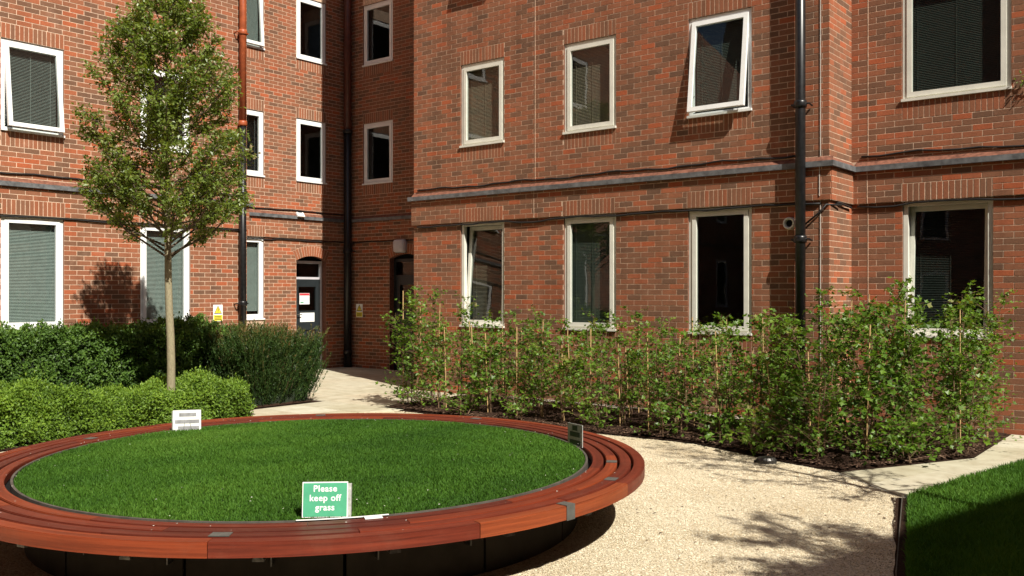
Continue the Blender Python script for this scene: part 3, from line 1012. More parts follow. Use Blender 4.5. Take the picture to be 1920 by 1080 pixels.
# ------------------------------------------------------------------ pipes, cables and wall fittings
def downpipe(x, y, segs, rad, label, wall, brackets):
    """segs: (z0, z1, material); wall: unit vector towards the wall"""
    root = empty('downpipe', (0, 0, 0))
    tag(root, label, 'downpipe')
    for z0, z1, m in segs:
        mb = MB(); mb.tube([(x, y, z0), (x, y, z1)], rad, 16); mb.build('pipe', m, root, True)
    for z, m, kind in brackets:
        mb = MB()
        mb.tube([(x, y, z - .045), (x, y, z - .02), (x, y, z + .02), (x, y, z + .045)], [rad + .012, rad + .018, rad + .018, rad + .012], 16)
        c = mb.build('collar', m, root, True)
        if kind:
            mb = MB()
            sx_, sy_ = -wall[1], wall[0]
            for s in (-1, 1):
                ax, ay = x + sx_ * s * (rad + .05), y + sy_ * s * (rad + .05)
                mb.tube([(x + sx_ * s * rad * .7, y + sy_ * s * rad * .7, z), (ax, ay, z), (ax + wall[0] * .1, ay + wall[1] * .1, z - .015)], .012, 6)
            mb.build('bracket', m, c)
    return root
downpipe(XA1 + .105, 10.04, [(.05, 4.68, M['black_iron']), (4.68, 9, M['red_pipe'])], .062, 'left wing downpipe painted red above and black below, beside the tree', (-1, 0),
         [(4.70, M['red_pipe'], False), (6.33, M['red_pipe'], True), (1.48, M['black_iron'], True), (3.45, M['black_iron'], False)])
downpipe(XA2 + .16, Y0 - .13, [(.02, 5.25, M['black_iron']), (5.25, 10, M['dark_red_pipe'])], .085, 'black downpipe in the shaded inner corner between the two wings', (0, 1),
         [(5.25, M['black_iron'], False), (2.6, M['black_iron'], True), (.35, M['black_iron'], False)])
downpipe(-4.40, YB - .115, [(.05, 8, M['black_iron'])], .062, 'black iron downpipe on the right wing near its stepped corner', (0, 1),
         [(4.02, M['black_iron'], True), (2.34, M['black_iron'], True), (6.0, M['black_iron'], True)])

def cable(pts, rad, label):
    mb = MB(); mb.tube(pts, rad, 5)
    return tag(mb.build('cable', M['cable'], None, True), label, 'cable')
def sag(W, t0, t1, z, o, n=24, amp=.012, extra=()):
    pts = []
    for i in range(n + 1):
        t = t0 + (t1 - t0) * i / n
        zz = z + amp * math.sin(i * 1.7 + t) * .6 + amp * math.sin(i * .6)
        for c, w, d in extra: zz -= d * math.exp(-((t - c) / w) ** 2)
        pts.append(W.P(t, o, zz))
    return pts
cable(sag(WB, XE + .1, -4.5, 3.405, .014, 40, .014), .013, 'thin black cable running above the ledge of right wing')
cable(sag(WB, XE + .1, -4.2, 2.79, .02, 50, .008, ((-8.75, .3, .03), (-10.8, .3, .02))) + [WJ.P(YB + .3, .03, 2.80), WJ.P(YB2 - .1, .03, 2.77)], .014, 'black cable under the projecting brick band of right wing')
cable(sag(WB2, -3.95, 3, 3.42, .014, 30, .02), .012, 'black cable above the ledge beyond the stepped corner')
cable(sag(WB2, -4.0, 3, 2.785, .02, 30, .01, ((-3.6, .25, .03), (-2.9, .4, -.02))), .012, 'black cable over the rightmost ground floor window')
cable([WB.P(-4.37, .06, 2.52), WB.P(-4.2, .03, 2.66), WB.P(-4.1, .05, 2.76), WJ.P(YB + .3, .05, 2.775)], .012, 'short slanting black cable from downpipe to stepped corner')
cable(sag(WA1, 4, YA1E - .1, 3.425, .014, 30, .012), .014, 'black cable above the ledge of the left wing front')
cable(sag(WA1, 4, YA1E - .1, 2.795, .02, 30, .006), .012, 'black cable under the brick band of left wing front')
cable(sag(WA2, YA1E + .1, Y0 - .1, 3.41, .014, 20, .008), .013, 'black cable above the ledge by the small floodlight')
cable(sag(WA2, YA1E + .1, Y0 - .1, 2.785, .02, 24, .006, ((11.9, .15, .02),)), .013, 'black cable passing over the dark door')
cable(sag(WB0, XA2 + .2, -12.8, 2.78, .02, 14, .006), .012, 'black cable on the shaded wall below the grey wall lamp ledge')

# wall lamp over the second door
wl_ = empty('wall_lamp'); tag(wl_, 'grey rounded wall lamp over the shaded second door', 'lamp')
mb = MB()
prof = [(0, .17), (.06, .185), (.10, .17), (.125, .13)]
def rrect(cx, cz, w, h, r, y, n=5):
    pts = []
    for (sx_, sz_, a0) in ((1, 1, 0), (-1, 1, 90), (-1, -1, 180), (1, -1, 270)):
        for i in range(n + 1):
            a = R(a0 + 90 * i / n)
            pts.append((cx + sx_ * (w / 2 - r) + r * math.cos(a), y, cz + sz_ * (h / 2 - r) + r * math.sin(a)))
    return pts
def loft_rr(mb, cx, cz, levels, r):
    v = []; f = []
    for y, w, h in levels: v += rrect(cx, cz, w, h, r, y)
    n = 24
    for i in range(len(levels) - 1):
        for k in range(n): f.append((i * n + k, i * n + (k + 1) % n, (i + 1) * n + (k + 1) % n, (i + 1) * n + k))
    f.append(tuple(range((len(levels) - 1) * n, len(levels) * n)))
    mb.add(v, f)
loft_rr(mb, -14.18, 2.665, [(Y0 - .002, .33, .27), (Y0 - .05, .345, .285), (Y0 - .10, .32, .26), (Y0 - .125, .26, .2)], .06)
mb.build('diffuser', M['lamp_plastic'], wl_, True)
mb = MB(); mb.box((-14.36, Y0 - .03, 2.515), (-14.0, Y0 - .001, 2.53)); mb.build('back_plate', M['metal_bracket'], wl_)

# floodlight on the left wing ledge
fl_ = empty('floodlight'); tag(fl_, 'small floodlight on the left wing ledge above the dark door', 'lamp')
mb = MB(); WA2.box(mb, 12.62, 12.72, 3.37, 3.42, .01, .07); mb.build('body', M['black_iron'], fl_)
mb = MB(); mb.add([WA2.P(12.58, .06, 3.38), WA2.P(12.76, .06, 3.38), WA2.P(12.76, .13, 3.29), WA2.P(12.58, .13, 3.29), WA2.P(12.58, .03, 3.36), WA2.P(12.76, .03, 3.36), WA2.P(12.76, .1, 3.27), WA2.P(12.58, .1, 3.27)],
                  [(0, 1, 2, 3), (7, 6, 5, 4), (0, 4, 5, 1), (1, 5, 6, 2), (2, 6, 7, 3), (3, 7, 4, 0)]); mb.build('lens', M['frame_white'], fl_)

# round vent
vt = empty('wall_vent'); tag(vt, 'round cream vent cowl on brick beside the black downpipe', 'vent')
mb = MB()
v = []; f = []
n = 24
for r_, o_ in ((.078, 0), (.078, .05), (.07, .065), (.052, .06), (.045, .02)):
    for k in range(n):
        a = 2 * math.pi * k / n
        v.append(WB.P(-4.575 + r_ * math.cos(a), o_, 2.55 + r_ * math.sin(a)))
for i in range(4):
    for k in range(n): f.append((i * n + k, i * n + (k + 1) % n, (i + 1) * n + (k + 1) % n, (i + 1) * n + k))
mb.add(v, f); mb.build('cowl', M['frame_dim_cream'], vt, True)
mb = MB(); mb.add([WB.P(-4.575 + .047 * math.cos(2 * math.pi * k / n), .022, 2.55 + .047 * math.sin(2 * math.pi * k / n)) for k in range(n)], [tuple(range(n))]); mb.build('opening', M['black_print'], vt)

# warning signs
def warning(W, t0, t1, z0, z1, label):
    root = empty('warning_sign'); tag(root, label, 'sign')
    mb = MB(); W.box(mb, t0, t1, z0, z1, .003, .008); mb.build('plate', M['sign_white'], root)
    w = t1 - t0; h = z1 - z0; tc = (t0 + t1) / 2
    def tri(s, o, m, nm):
        zc = z0 + h * .66
        mb = MB(); mb.add([W.P(tc - w * .42 * s, o, zc - h * .2 * s), W.P(tc + w * .42 * s, o, zc - h * .2 * s), W.P(tc, o, zc + h * .3 * s)], [(0, 1, 2)]); mb.build(nm, m, root)
    tri(1, .0095, M['black_print'], 'triangle_border'); tri(.78, .0105, M['yellow_print'], 'triangle')
    mb = MB(); W.box(mb, tc - w * .035, tc + w * .035, z0 + h * .62, z0 + h * .78, .0108, .0118); W.box(mb, tc - w * .035, tc + w * .035, z0 + h * .55, z0 + h * .59, .0108, .0118); mb.build('exclamation_mark', M['black_print'], root)
    mb = MB(); W.box(mb, t0 + w * .04, t1 - w * .04, z0 + h * .03, z0 + h * .38, .0085, .0095); mb.build('yellow_panel', M['yellow_print'], root)
    mb = MB()
    for i in range(3): W.box(mb, t0 + w * .15, t1 - w * .15, z0 + h * (.09 + .09 * i), z0 + h * (.125 + .09 * i), .0100, .0108)
    mb.build('text_lines', M['black_print'], root)
warning(WA1, 9.50, 9.69, 1.17, 1.46, 'yellow and white warning sign on the left wing beside the downpipe')
warning(WB0, -15.60, -15.39, 1.13, 1.42, 'yellow and white warning sign on the shaded wall near the corner pipe')

# ------------------------------------------------------------------ the round bench with its raised lawn
ZT = .45
bench = empty('round_bench', (PC[0], PC[1], 0))
tag(bench, 'large circular hardwood slat bench around a raised disc of grass', 'bench')
bench_inv = Matrix.Translation((-PC[0], -PC[1], 0))
def bpart(mb, name, mat, parent=bench, smooth=False):
    mb.v = [(x - PC[0], y - PC[1], z) for x, y, z in mb.v] if parent is bench else mb.v
    return mb.build(name, mat, parent, smooth)
NSEG = 11
PH0 = math.atan2(3.30 - PC[1], -4.05 - PC[0])
RINGS = [(2.075, 2.155), (2.174, 2.254), (2.273, 2.353), (2.372, 2.452)]
for ri, (r0, r1) in enumerate(RINGS):
    sh_ = (0, .42, .2, .66)[ri]
    for k in range(NSEG):
        a0 = PH0 + (k + sh_) * 2 * math.pi / NSEG + .0009; a1 = PH0 + (k + 1 + sh_) * 2 * math.pi / NSEG - .0009
        mb = MB()
        z0 = ZT - (.080 if ri == 3 else .05)
        dz = random.uniform(-.0012, .0012)
        # slightly eased upper edges: two stacked bars
        mb.ring(PC, r0, r1, z0, ZT - .005 + dz, a0, a1, 14)
        mb.ring(PC, r0 + .004, r1 - .004, ZT - .005 + dz, ZT + dz, a0, a1, 14)
        o = bpart(mb, 'slat', M['hardwood'])
        o['tint'] = random.choice((.2, .35, .5, .62, .72, .8, .95)) if ri == 3 else random.choice((.05, .15, .25, .3, .4, .5, .7))
# steel rim, base panels, arms, brackets
mb = MB(); mb.ring(PC, 2.024, 2.040, ZT - .068, ZT - .002, 0, 2 * math.pi, 128); bpart(mb, 'steel_rim', M['steel_edge'])
NP = 14
for k in range(NP):
    a0 = PH0 + .1 + k * 2 * math.pi / NP + .005; a1 = PH0 + .1 + (k + 1) * 2 * math.pi / NP - .005
    mb = MB(); mb.ring(PC, 1.94, 1.96, 0, .385, a0, a1, 10); bpart(mb, 'base_panel', M['planter_panel'])
mb = MB(); mb.ring(PC, 1.965, 2.37, .379, .390, 0, 2 * math.pi, 96); bpart(mb, 'light_stop_ring', M['black_print'])  # added dark ring: stops sun streaks and blackens the slat gaps
mb = MB(); mb.ring(PC, 1.86, 1.88, 0, .385, 0, 2 * math.pi, 90); bpart(mb, 'inner_drum', M['black_print'])
for k in range(22):
    a = PH0 + (k + .66) * math.pi / NSEG
    ca, sa = math.cos(a), math.sin(a)
    def Pa(x, y, z, ca=ca, sa=sa): return (PC[0] + ca * x - sa * y, PC[1] + sa * x + ca * y, z)
    mb = MB()
    mb.box((1.962, -.004, .20), (2.02, .004, .378), Pa); mb.box((2.02, -.025, .350), (2.40, .025, .3785), Pa); mb.box((2.33, -.03, .335), (2.40, .03, .3495), Pa)
    bpart(mb, 'support_arm', M['fitting_metal'])
def top_plate(u_ang, r0, r1, w, front=False):
    mb = MB()
    mb.ring(PC, r0, r1, ZT + .0015, ZT + .005, u_ang - w / 2, u_ang + w / 2, 3)
    if front: mb.ring(PC, RINGS[3][1] + .001, RINGS[3][1] + .005, ZT - .084, ZT + .005, u_ang - w / 2, u_ang + w / 2, 3)
    bpart(mb, 'bracket_plate', M['metal_bracket'])
def pix(u, v, z):
    x = (u - 960) / 1745; zz = (548 - v) / 1745
    t = (z - CAMZ) / zz
    return ((.7826 * x - .6225) * t, (.6225 * x + .7826) * t)
def ang_of(p): return math.atan2(p[1] - PC[1], p[0] - PC[0])
for x, y, ri, w, fr_ in ((-3.09, 4.42, 3, .030, True), (-3.29, 5.2, 2, .040, False), (-4.05, 2.72, 2, .045, False), (-3.45, 5.85, 1, .035, False), (-5.9, 6.8, 2, .04, False),
                         (-7.3, 6.1, 2, .04, False), (-7.7, 3.9, 1, .04, False)):
    r0, r1 = RINGS[ri][0] + .003, RINGS[ri][1] - .002
    top_plate(math.atan2(y - PC[1], x - PC[0]), r0, r1, w, fr_)
# turf dome inside the rim
v = []; f = []
nr, na = 14, 72
for i in range(nr + 1):
    r_ = 2.024 * i / nr
    for k in range(na):
        a = 2 * math.pi * k / na
        v.append((PC[0] + r_ * math.cos(a), PC[1] + r_ * math.sin(a), ZT - .02 + .045 * (1 - (r_ / 2.024) ** 2)))
for i in range(nr):
    for k in range(na): f.append((i * na + k, (i + 1) * na + k, (i + 1) * na + (k + 1) % na, i * na + (k + 1) % na))
ts = mesh_obj('turf_base', v, f, M['turf_soil'], None, True); tag(ts, kind='structure', label='earth under the round raised lawn')

def lowfreq(x, y, seed):
    r = np.random.default_rng(seed)
    s = np.zeros_like(x)
    for _ in range(10):
        k = r.normal(0, 3.2, 2); s += np.sin(k[0] * x + k[1] * y + r.uniform(0, 6.3)) / 10 ** .5
    return s
def grass(name, x, y, z, hgt, label, wid=.0028):
    n = len(x)
    patch = lowfreq(x, y, 3)
    h = hgt * rng.uniform(.6, 1.25, n) * (1 + .12 * patch)
    az = rng.uniform(0, 2 * np.pi, n)
    lean = rng.uniform(.05, .75, n) * h
    la = rng.uniform(0, 2 * np.pi, n)
    ca, sa = np.cos(az), np.sin(az)
    w = wid * rng.uniform(.7, 1.4, n)
    b0 = np.stack([x - ca * w, y - sa * w, z], 1); b1 = np.stack([x + ca * w, y + sa * w, z], 1)
    mx, my = x + .35 * lean * np.cos(la), y + .35 * lean * np.sin(la)
    m0 = np.stack([mx - ca * w * .8, my - sa * w * .8, z + h * .6], 1); m1 = np.stack([mx + ca * w * .8, my + sa * w * .8, z + h * .6], 1)
    tp = np.stack([x + lean * np.cos(la), y + lean * np.sin(la), z + h * .97], 1)
    V = np.stack([b0, b1, m1, m0, tp], 1).reshape(-1, 3)
    q = np.array([(0, 1, 2), (0, 2, 3), (3, 2, 4)])
    F = (np.arange(n)[:, None, None] * 5 + q[None]).reshape(-1, 3)
    t = np.clip(.42 + .17 * rng.normal(size=n) + .2 * patch, 0, 1)
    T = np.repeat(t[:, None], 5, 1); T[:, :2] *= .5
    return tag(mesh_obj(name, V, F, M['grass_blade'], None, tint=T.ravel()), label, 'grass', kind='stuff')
n = 210000
r_ = 2.018 * np.sqrt(rng.random(n)); a_ = rng.uniform(0, 2 * np.pi, n)
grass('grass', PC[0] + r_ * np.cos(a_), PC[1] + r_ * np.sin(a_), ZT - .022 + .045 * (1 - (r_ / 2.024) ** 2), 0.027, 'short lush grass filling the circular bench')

# lawn on the right, gently mounded above its edge
LAWN = [(-2.18, 7.90), (-1.60, 5.74), (-1.0, 3.9), (2.5, 3.6), (3.4, 11.6), (-1.1, 12.15), (-1.40, 11.3), (-1.74, 10.3)]
def inside_np(pts, x, y):
    c = np.zeros(len(x), bool)
    for i in range(len(pts)):
        (x1, y1), (x2, y2) = pts[i], pts[i-1]
        if y1 == y2: continue
        c ^= ((y1 > y) != (y2 > y)) & (x < (x2 - x1) * (y - y1) / (y2 - y1) + x1)
    return c
lp = poly('lawn', LAWN, .02, M['turf_soil']); tag(lp, kind='structure', label='half shaded lawn at the lower right')
n = 260000
x = rng.uniform(-2.25, .6, n); y = rng.uniform(3.6, 12.2, n)
k = inside_np(LAWN, x, y) & (x < -.2 + .06 * y)
x, y = x[k], y[k]
grass('grass', x, y, np.full(len(x), .018), .055, 'grass blades of the lawn at the lower right, mostly in shade', .0032)
# steel edging between gravel and lawn
mb = MB()
E_ = [(-2.235, 7.93), (-1.655, 5.74), (-1.05, 3.9), (-.6, 2)]
for i in range(3):
    (x0, y0), (x1, y1) = E_[i], E_[i+1]
    L = math.hypot(x1 - x0, y1 - y0); nx_, ny_ = (y1 - y0) / L * .003, -(x1 - x0) / L * .003
    mb.add([(x0 - nx_, y0 - ny_, -.02), (x1 - nx_, y1 - ny_, -.02), (x1 - nx_, y1 - ny_, .014), (x0 - nx_, y0 - ny_, .014), (x0 + nx_, y0 + ny_, -.02), (x1 + nx_, y1 + ny_, -.02), (x1 + nx_, y1 + ny_, .014), (x0 + nx_, y0 + ny_, .035)],
           [(0, 1, 2, 3), (7, 6, 5, 4), (3, 2, 6, 7), (0, 3, 7, 4), (1, 5, 6, 2)])
tag(mb.build('steel_edging', M['steel_edge']), 'thin steel edging strip between gravel and right lawn', 'edging')

gp_ = poly('edge_strip', [(-2.16, 7.95), (-1.58, 5.74), (-.98, 3.9)] + [(-1.10 - 1.20 * t + .008 * math.sin(t * 23) + .004 * math.sin(t * 61 + 1), 3.88 + 4.0 * t) for t in np.linspace(0, 1, 60)], .004, M['soil'])  # narrow dark strip along the lawn edge, wavy on the gravel side
tag(gp_, kind='structure', label='narrow dark strip between gravel and right lawn')
# loose gravel stones
def stones(name, x, y, z, size, mat, label, flat=.6, cat=None, tints=None):
    n = len(x)
    base = np.array([(1, 0, 0), (-.5, .87, 0), (-.5, -.87, 0), (.45, .3, .55), (-.5, .1, .6), (0, 0, -.6)])
    q = np.array([(0, 3, 2), (0, 1, 3), (1, 4, 3), (1, 2, 4), (2, 3, 4)])
    s = size * rng.uniform(.5, 1.35, (n, 1)) * rng.uniform(.7, 1.3, (n, 3)); s[:, 2] *= flat
    az = rng.uniform(0, 2 * np.pi, n); ca, sa = np.cos(az)[:, None], np.sin(az)[:, None]
    b = base[None] * s[:, None, :]
    X = b[:, :, 0] * ca - b[:, :, 1] * sa + x[:, None]; Y = b[:, :, 0] * sa + b[:, :, 1] * ca + y[:, None]; Z = b[:, :, 2] + z[:, None]
    V = np.stack([X, Y, Z], 2).reshape(-1, 3)
    F = (np.arange(n)[:, None, None] * 6 + q[None]).reshape(-1, 3)
    t = np.repeat((rng.random(n) if tints is None else tints)[:, None], 6, 1)
    return tag(mesh_obj(name, V, F, mat, None, tint=t.ravel()), label, cat, kind='stuff')
GP = [(-9.4, 9.38), (-4.85, 9.33), (-3.8, 8.92), (-2.97, 8.655), (-2.27, 7.95), (-2.26, 7.84), (-1.67, 5.73), (-1.06, 3.88), (-.7, 2.2), (-6, 1.5), (-10.3, 4), (-10.35, 7.6)]
n = 400000
x = rng.uniform(-10.4, -.6, n); y = rng.uniform(1.5, 9.4, n)
keep = inside_np(GP, x, y) & (np.hypot(x - PC[0], y - PC[1]) > 1.97)
keep &= (np.hypot(x, y) < 9.5) | (rng.random(n) < .3)
x, y = x[keep], y[keep]
stones('gravel', x, y, np.full(len(x), .002), .0056, M['pebble'], 'loose buff gravel stones on the path', .75, 'gravel', np.clip(.12 + .76 * rng.random(len(x)) + .11 * lowfreq(x, y, 8), 0, 1))
n = 150
x = rng.uniform(-4.6, -1.8, n); y = rng.uniform(3, 9.2, n)
k = inside_np(GP, x, y) & (np.hypot(x - PC[0], y - PC[1]) > 1.95)
stones('leaf_litter', x[k], y[k], np.full(k.sum(), .008), .011, M['chip'], 'a few dark dead leaves and twigs on the gravel', .3, 'leaf litter')
# bark chips on the beds
n = 26000
x = rng.uniform(-9.4, -2.2, n); y = rng.uniform(8.6, 11.4, n)
k = inside_np(BED, x, y)
x, y = x[k], y[k]
stones('mulch', x, y, np.full(len(x), .035) + rng.uniform(0, .025, len(x)), .016, M['chip'], 'dark bark mulch over the planting bed', .5, 'mulch')
# fallen petals on bench, turf and gravel
n = 190
r_ = 2.43 * np.sqrt(rng.random(n)); a_ = rng.uniform(0, 2 * np.pi, n)
zz = np.where(r_ > 2.07, ZT + .003, ZT + .012 + rng.uniform(0, .02, n))
stones('fallen_petals', PC[0] + r_ * np.cos(a_), PC[1] + r_ * np.sin(a_), zz, .0048, M['petal'], 'tiny white petals scattered over bench and grass', .35, 'petals')

# ------------------------------------------------------------------ signs on the lawn
def text_mesh(body, size, mat, parent, mw, name='lettering', bold=.012):
    cu = bpy.data.curves.new(name, 'FONT')
    cu.body = body; cu.size = size; cu.align_x = 'CENTER'; cu.align_y = 'CENTER'
    cu.offset = 1.5 * bold * size; cu.extrude = .0004; cu.space_character = 1.08; cu.resolution_u = 4
    tmp = bpy.data.objects.new('tmp', cu); col.objects.link(tmp)
    dg = bpy.context.evaluated_depsgraph_get()
    me = bpy.data.meshes.new_from_object(tmp.evaluated_get(dg))
    bpy.data.objects.remove(tmp); bpy.data.curves.remove(cu)
    me.name = name; me.materials.clear(); me.materials.append(mat)
    o = bpy.data.objects.new(name, me); col.objects.link(o)
    o.parent = parent; o.matrix_local = mw
    return o
def lawn_sign(loc, rz, lean, w, h):
    root = empty('lawn_sign', loc); root.rotation_euler = (0, 0, rz)
    return root
def leanbox(mb, w0, w1, z0, z1, y0, y1, lean):
    mb.box((w0, y0, z0), (w1, y1, z1), lambda x, y, z: (x, y + z * math.tan(lean), z))
# local frame: x right, -y towards the reader
sx_, sy_ = pix(609, 970, ZT)
s1 = lawn_sign((sx_, sy_, ZT), YAW + R(4), 0, .25, .19)
tag(s1, 'green sign reading Please keep off grass at the near rim of the lawn', 'sign')
W_, H_ = .247, .188; ln = R(8)
mb = MB(); leanbox(mb, -W_ / 2, W_ / 2, 0, H_, 0, .006, ln); mb.build('board', M['sign_white'], s1)
mb = MB(); leanbox(mb, -W_ / 2 + .005, W_ / 2 - .005, .004, H_ - .005, -.0015, -.0005, ln); mb.build('green_face', M['sign_green'], s1)
mb = MB(); leanbox(mb, -W_ / 2 + .012, W_ / 2 + .017, 0, H_ - .018, .007, .05, ln); mb.build('back_box', M['sign_shadow_back'], s1)
rot = Matrix.Rotation(R(90) - ln, 4, 'X')
for i, tx in enumerate(('Please', 'keep off', 'grass')):
    z = H_ - .036 - i * .050
    text_mesh(tx, .048, M['sign_white'], s1, Matrix.Translation((0, -.0022 + z * math.tan(ln), z)) @ rot)
# white base strip along the rim and its tab
a_c = math.atan2(sy_ - PC[1], sx_ - PC[0])
mb = MB()
mb.ring(PC, 2.042, 2.048, ZT + .000, ZT + .005, a_c - .075, a_c + .17, 16)
o = mb.build('base_strip', M['sign_white']); o.parent = s1; o.matrix_parent_inverse = (Matrix.Translation(s1.location) @ Matrix.Rotation(s1.rotation_euler.z, 4, 'Z')).inverted()
mb = MB()
mb.ring(PC, 2.052, 2.115, ZT + .0025, ZT + .007, a_c + .10, a_c + .146, 4)
o = mb.build('tab', M['sign_white']); o.parent = s1; o.matrix_parent_inverse = (Matrix.Translation(s1.location) @ Matrix.Rotation(s1.rotation_euler.z, 4, 'Z')).inverted()

# far sign: white back with grey tape
sx_, sy_ = pix(351, 806, ZT)
s2 = lawn_sign((sx_, sy_, ZT - .01), YAW + R(14), 0, .24, .19)
tag(s2, 'white back of a small sign with grey tape strips, in front of the low hedge', 'sign')
mb = MB(); leanbox(mb, -.118, .118, 0, .188, 0, .006, R(-3)); mb.build('board', M['sign_white'], s2)
for i, (z, hw, c) in enumerate(((.147, .072, .005), (.085, .102, 0), (.028, .09, .012))):
    mb = MB(); leanbox(mb, c - hw, c + hw, z - .016, z + .016, -.0012, -.0004, R(-3)); mb.build('tape', M['tape_grey'], s2)
mb = MB(); mb.tube([(-.03, -.003, 0), (-.015, -.004, .16)], .0022, 5); mb.tube([(.04, -.003, 0), (.002, -.004, .16)], .0022, 5); mb.build('wire_legs', M['metal_bracket'], s2)
mb = MB(); leanbox(mb, -.128, -.118, 0, .180, .001, .03, R(-3)); mb.build('edge_return', M['sign_shadow_back'], s2)

# right sign, seen almost edge on; shade on its back put into the grey
sx_, sy_ = pix(1078, 834, ZT)
s3 = lawn_sign((sx_, sy_, ZT - .01), YAW - R(60), 0, .24, .19)
tag(s3, 'small sign with shade coloured in as grey, nearly edge on at the right rim of lawn', 'sign')
mb = MB(); leanbox(mb, -.105, .105, 0, .178, 0, .006, 0); mb.build('board', M['sign_shadow_back'], s3)
for z, hw in ((.145, .035), (.095, .07), (.03, .075)):
    mb = MB(); leanbox(mb, -hw, hw, z - .02, z + .02, -.0015, -.0005, 0); mb.build('tape', M['door_paint'], s3)

# low dark ground fitting at the edge of the bed
gx, gy = pix(1437, 868, 0)
gf = empty('ground_fitting', (gx, gy, 0)); gf.rotation_euler = (0, 0, YAW - R(6))
tag(gf, 'low dark metal fitting lying on gravel at the bed edge', 'fitting')
v = []; f = []; n = 20
for rx, ry, z in ((.10, .085, 0), (.098, .083, .035), (.082, .07, .055), (.045, .04, .062)):
    for k in range(n): v.append((rx * math.cos(2 * math.pi * k / n), ry * math.sin(2 * math.pi * k / n), z))
for i in range(3):
    for k in range(n): f.append((i * n + k, i * n + (k + 1) % n, (i + 1) * n + (k + 1) % n, (i + 1) * n + k))
f.append(tuple(range(3 * n, 4 * n)))
mesh_obj('body', v, f, M['fitting_metal'], gf)
mb = MB(); mb.tube([(-.12, -.02, .015), (-.09, -.03, .03), (-.05, -.05, .03)], .014, 7); mb.build('cable_gland', M['black_iron'], gf)
mb = MB(); mb.box((-.05, -.078, .042), (.0, -.07, .05)); mb.box((.03, -.075, .042), (.045, -.068, .05)); mb.build('screw_tabs', M['metal_bracket'], gf)

# ------------------------------------------------------------------ foliage helpers
def unit(v): return v / np.maximum(np.linalg.norm(v, axis=1, keepdims=True), 1e-9)
def leaves(name, C, D, size, mat, parent, tint, shape='oval', width=.55, droop=0.0, up=None):
    """C centres, D pointing directions; one small folded leaf each"""
    n = len(C)
    D = unit(D)
    up = (np.tile([0, 0, 1.0], (n, 1)) if up is None else up) + rng.normal(0, .5, (n, 3))
    S = unit(np.cross(D, up)); N = unit(np.cross(S, D))
    L = (size * rng.uniform(.65, 1.3, n))[:, None]
    if shape == 'oval':
        pts = [C, C + D * L * .5 + S * L * width * .5 + N * L * .10, C + D * L - N * L * droop, C + D * L * .5 - S * L * width * .5 + N * L * .10]
        q = np.array([(0, 1, 2), (0, 2, 3)])
    elif shape == 'lobed':
        k = [(0, 0), (.25, .34), (.52, .62), (.60, .26), (1, 0), (.60, -.26), (.52, -.62), (.25, -.34)]
        pts = [C + D * L * a + S * L * b + N * L * (abs(b) * .25 - droop * a) for a, b in k]
        q = np.array([(0, 1, 3), (1, 2, 3), (0, 3, 4), (0, 4, 5), (0, 5, 7), (7, 5, 6)])
    else:   # needle
        pts = [C - S * L * width, C + S * L * width, C + D * L]
        q = np.array([(0, 1, 2)])
    k = len(pts)
    V = np.stack(pts, 1).reshape(-1, 3)
    F = (np.arange(n)[:, None, None] * k + q[None]).reshape(-1, 3)
    T = np.repeat(np.clip(tint, 0, 1)[:, None], k, 1).ravel()
    return mesh_obj(name, V, F, mat, parent, tint=T)

def wob(p, seed, f=2.2):
    r = np.random.default_rng(seed)
    s = np.zeros(len(p))
    for _ in range(9):
        k = r.normal(0, f, 3); s += np.sin(p @ k + r.uniform(0, 6.3)) / 3
    return s

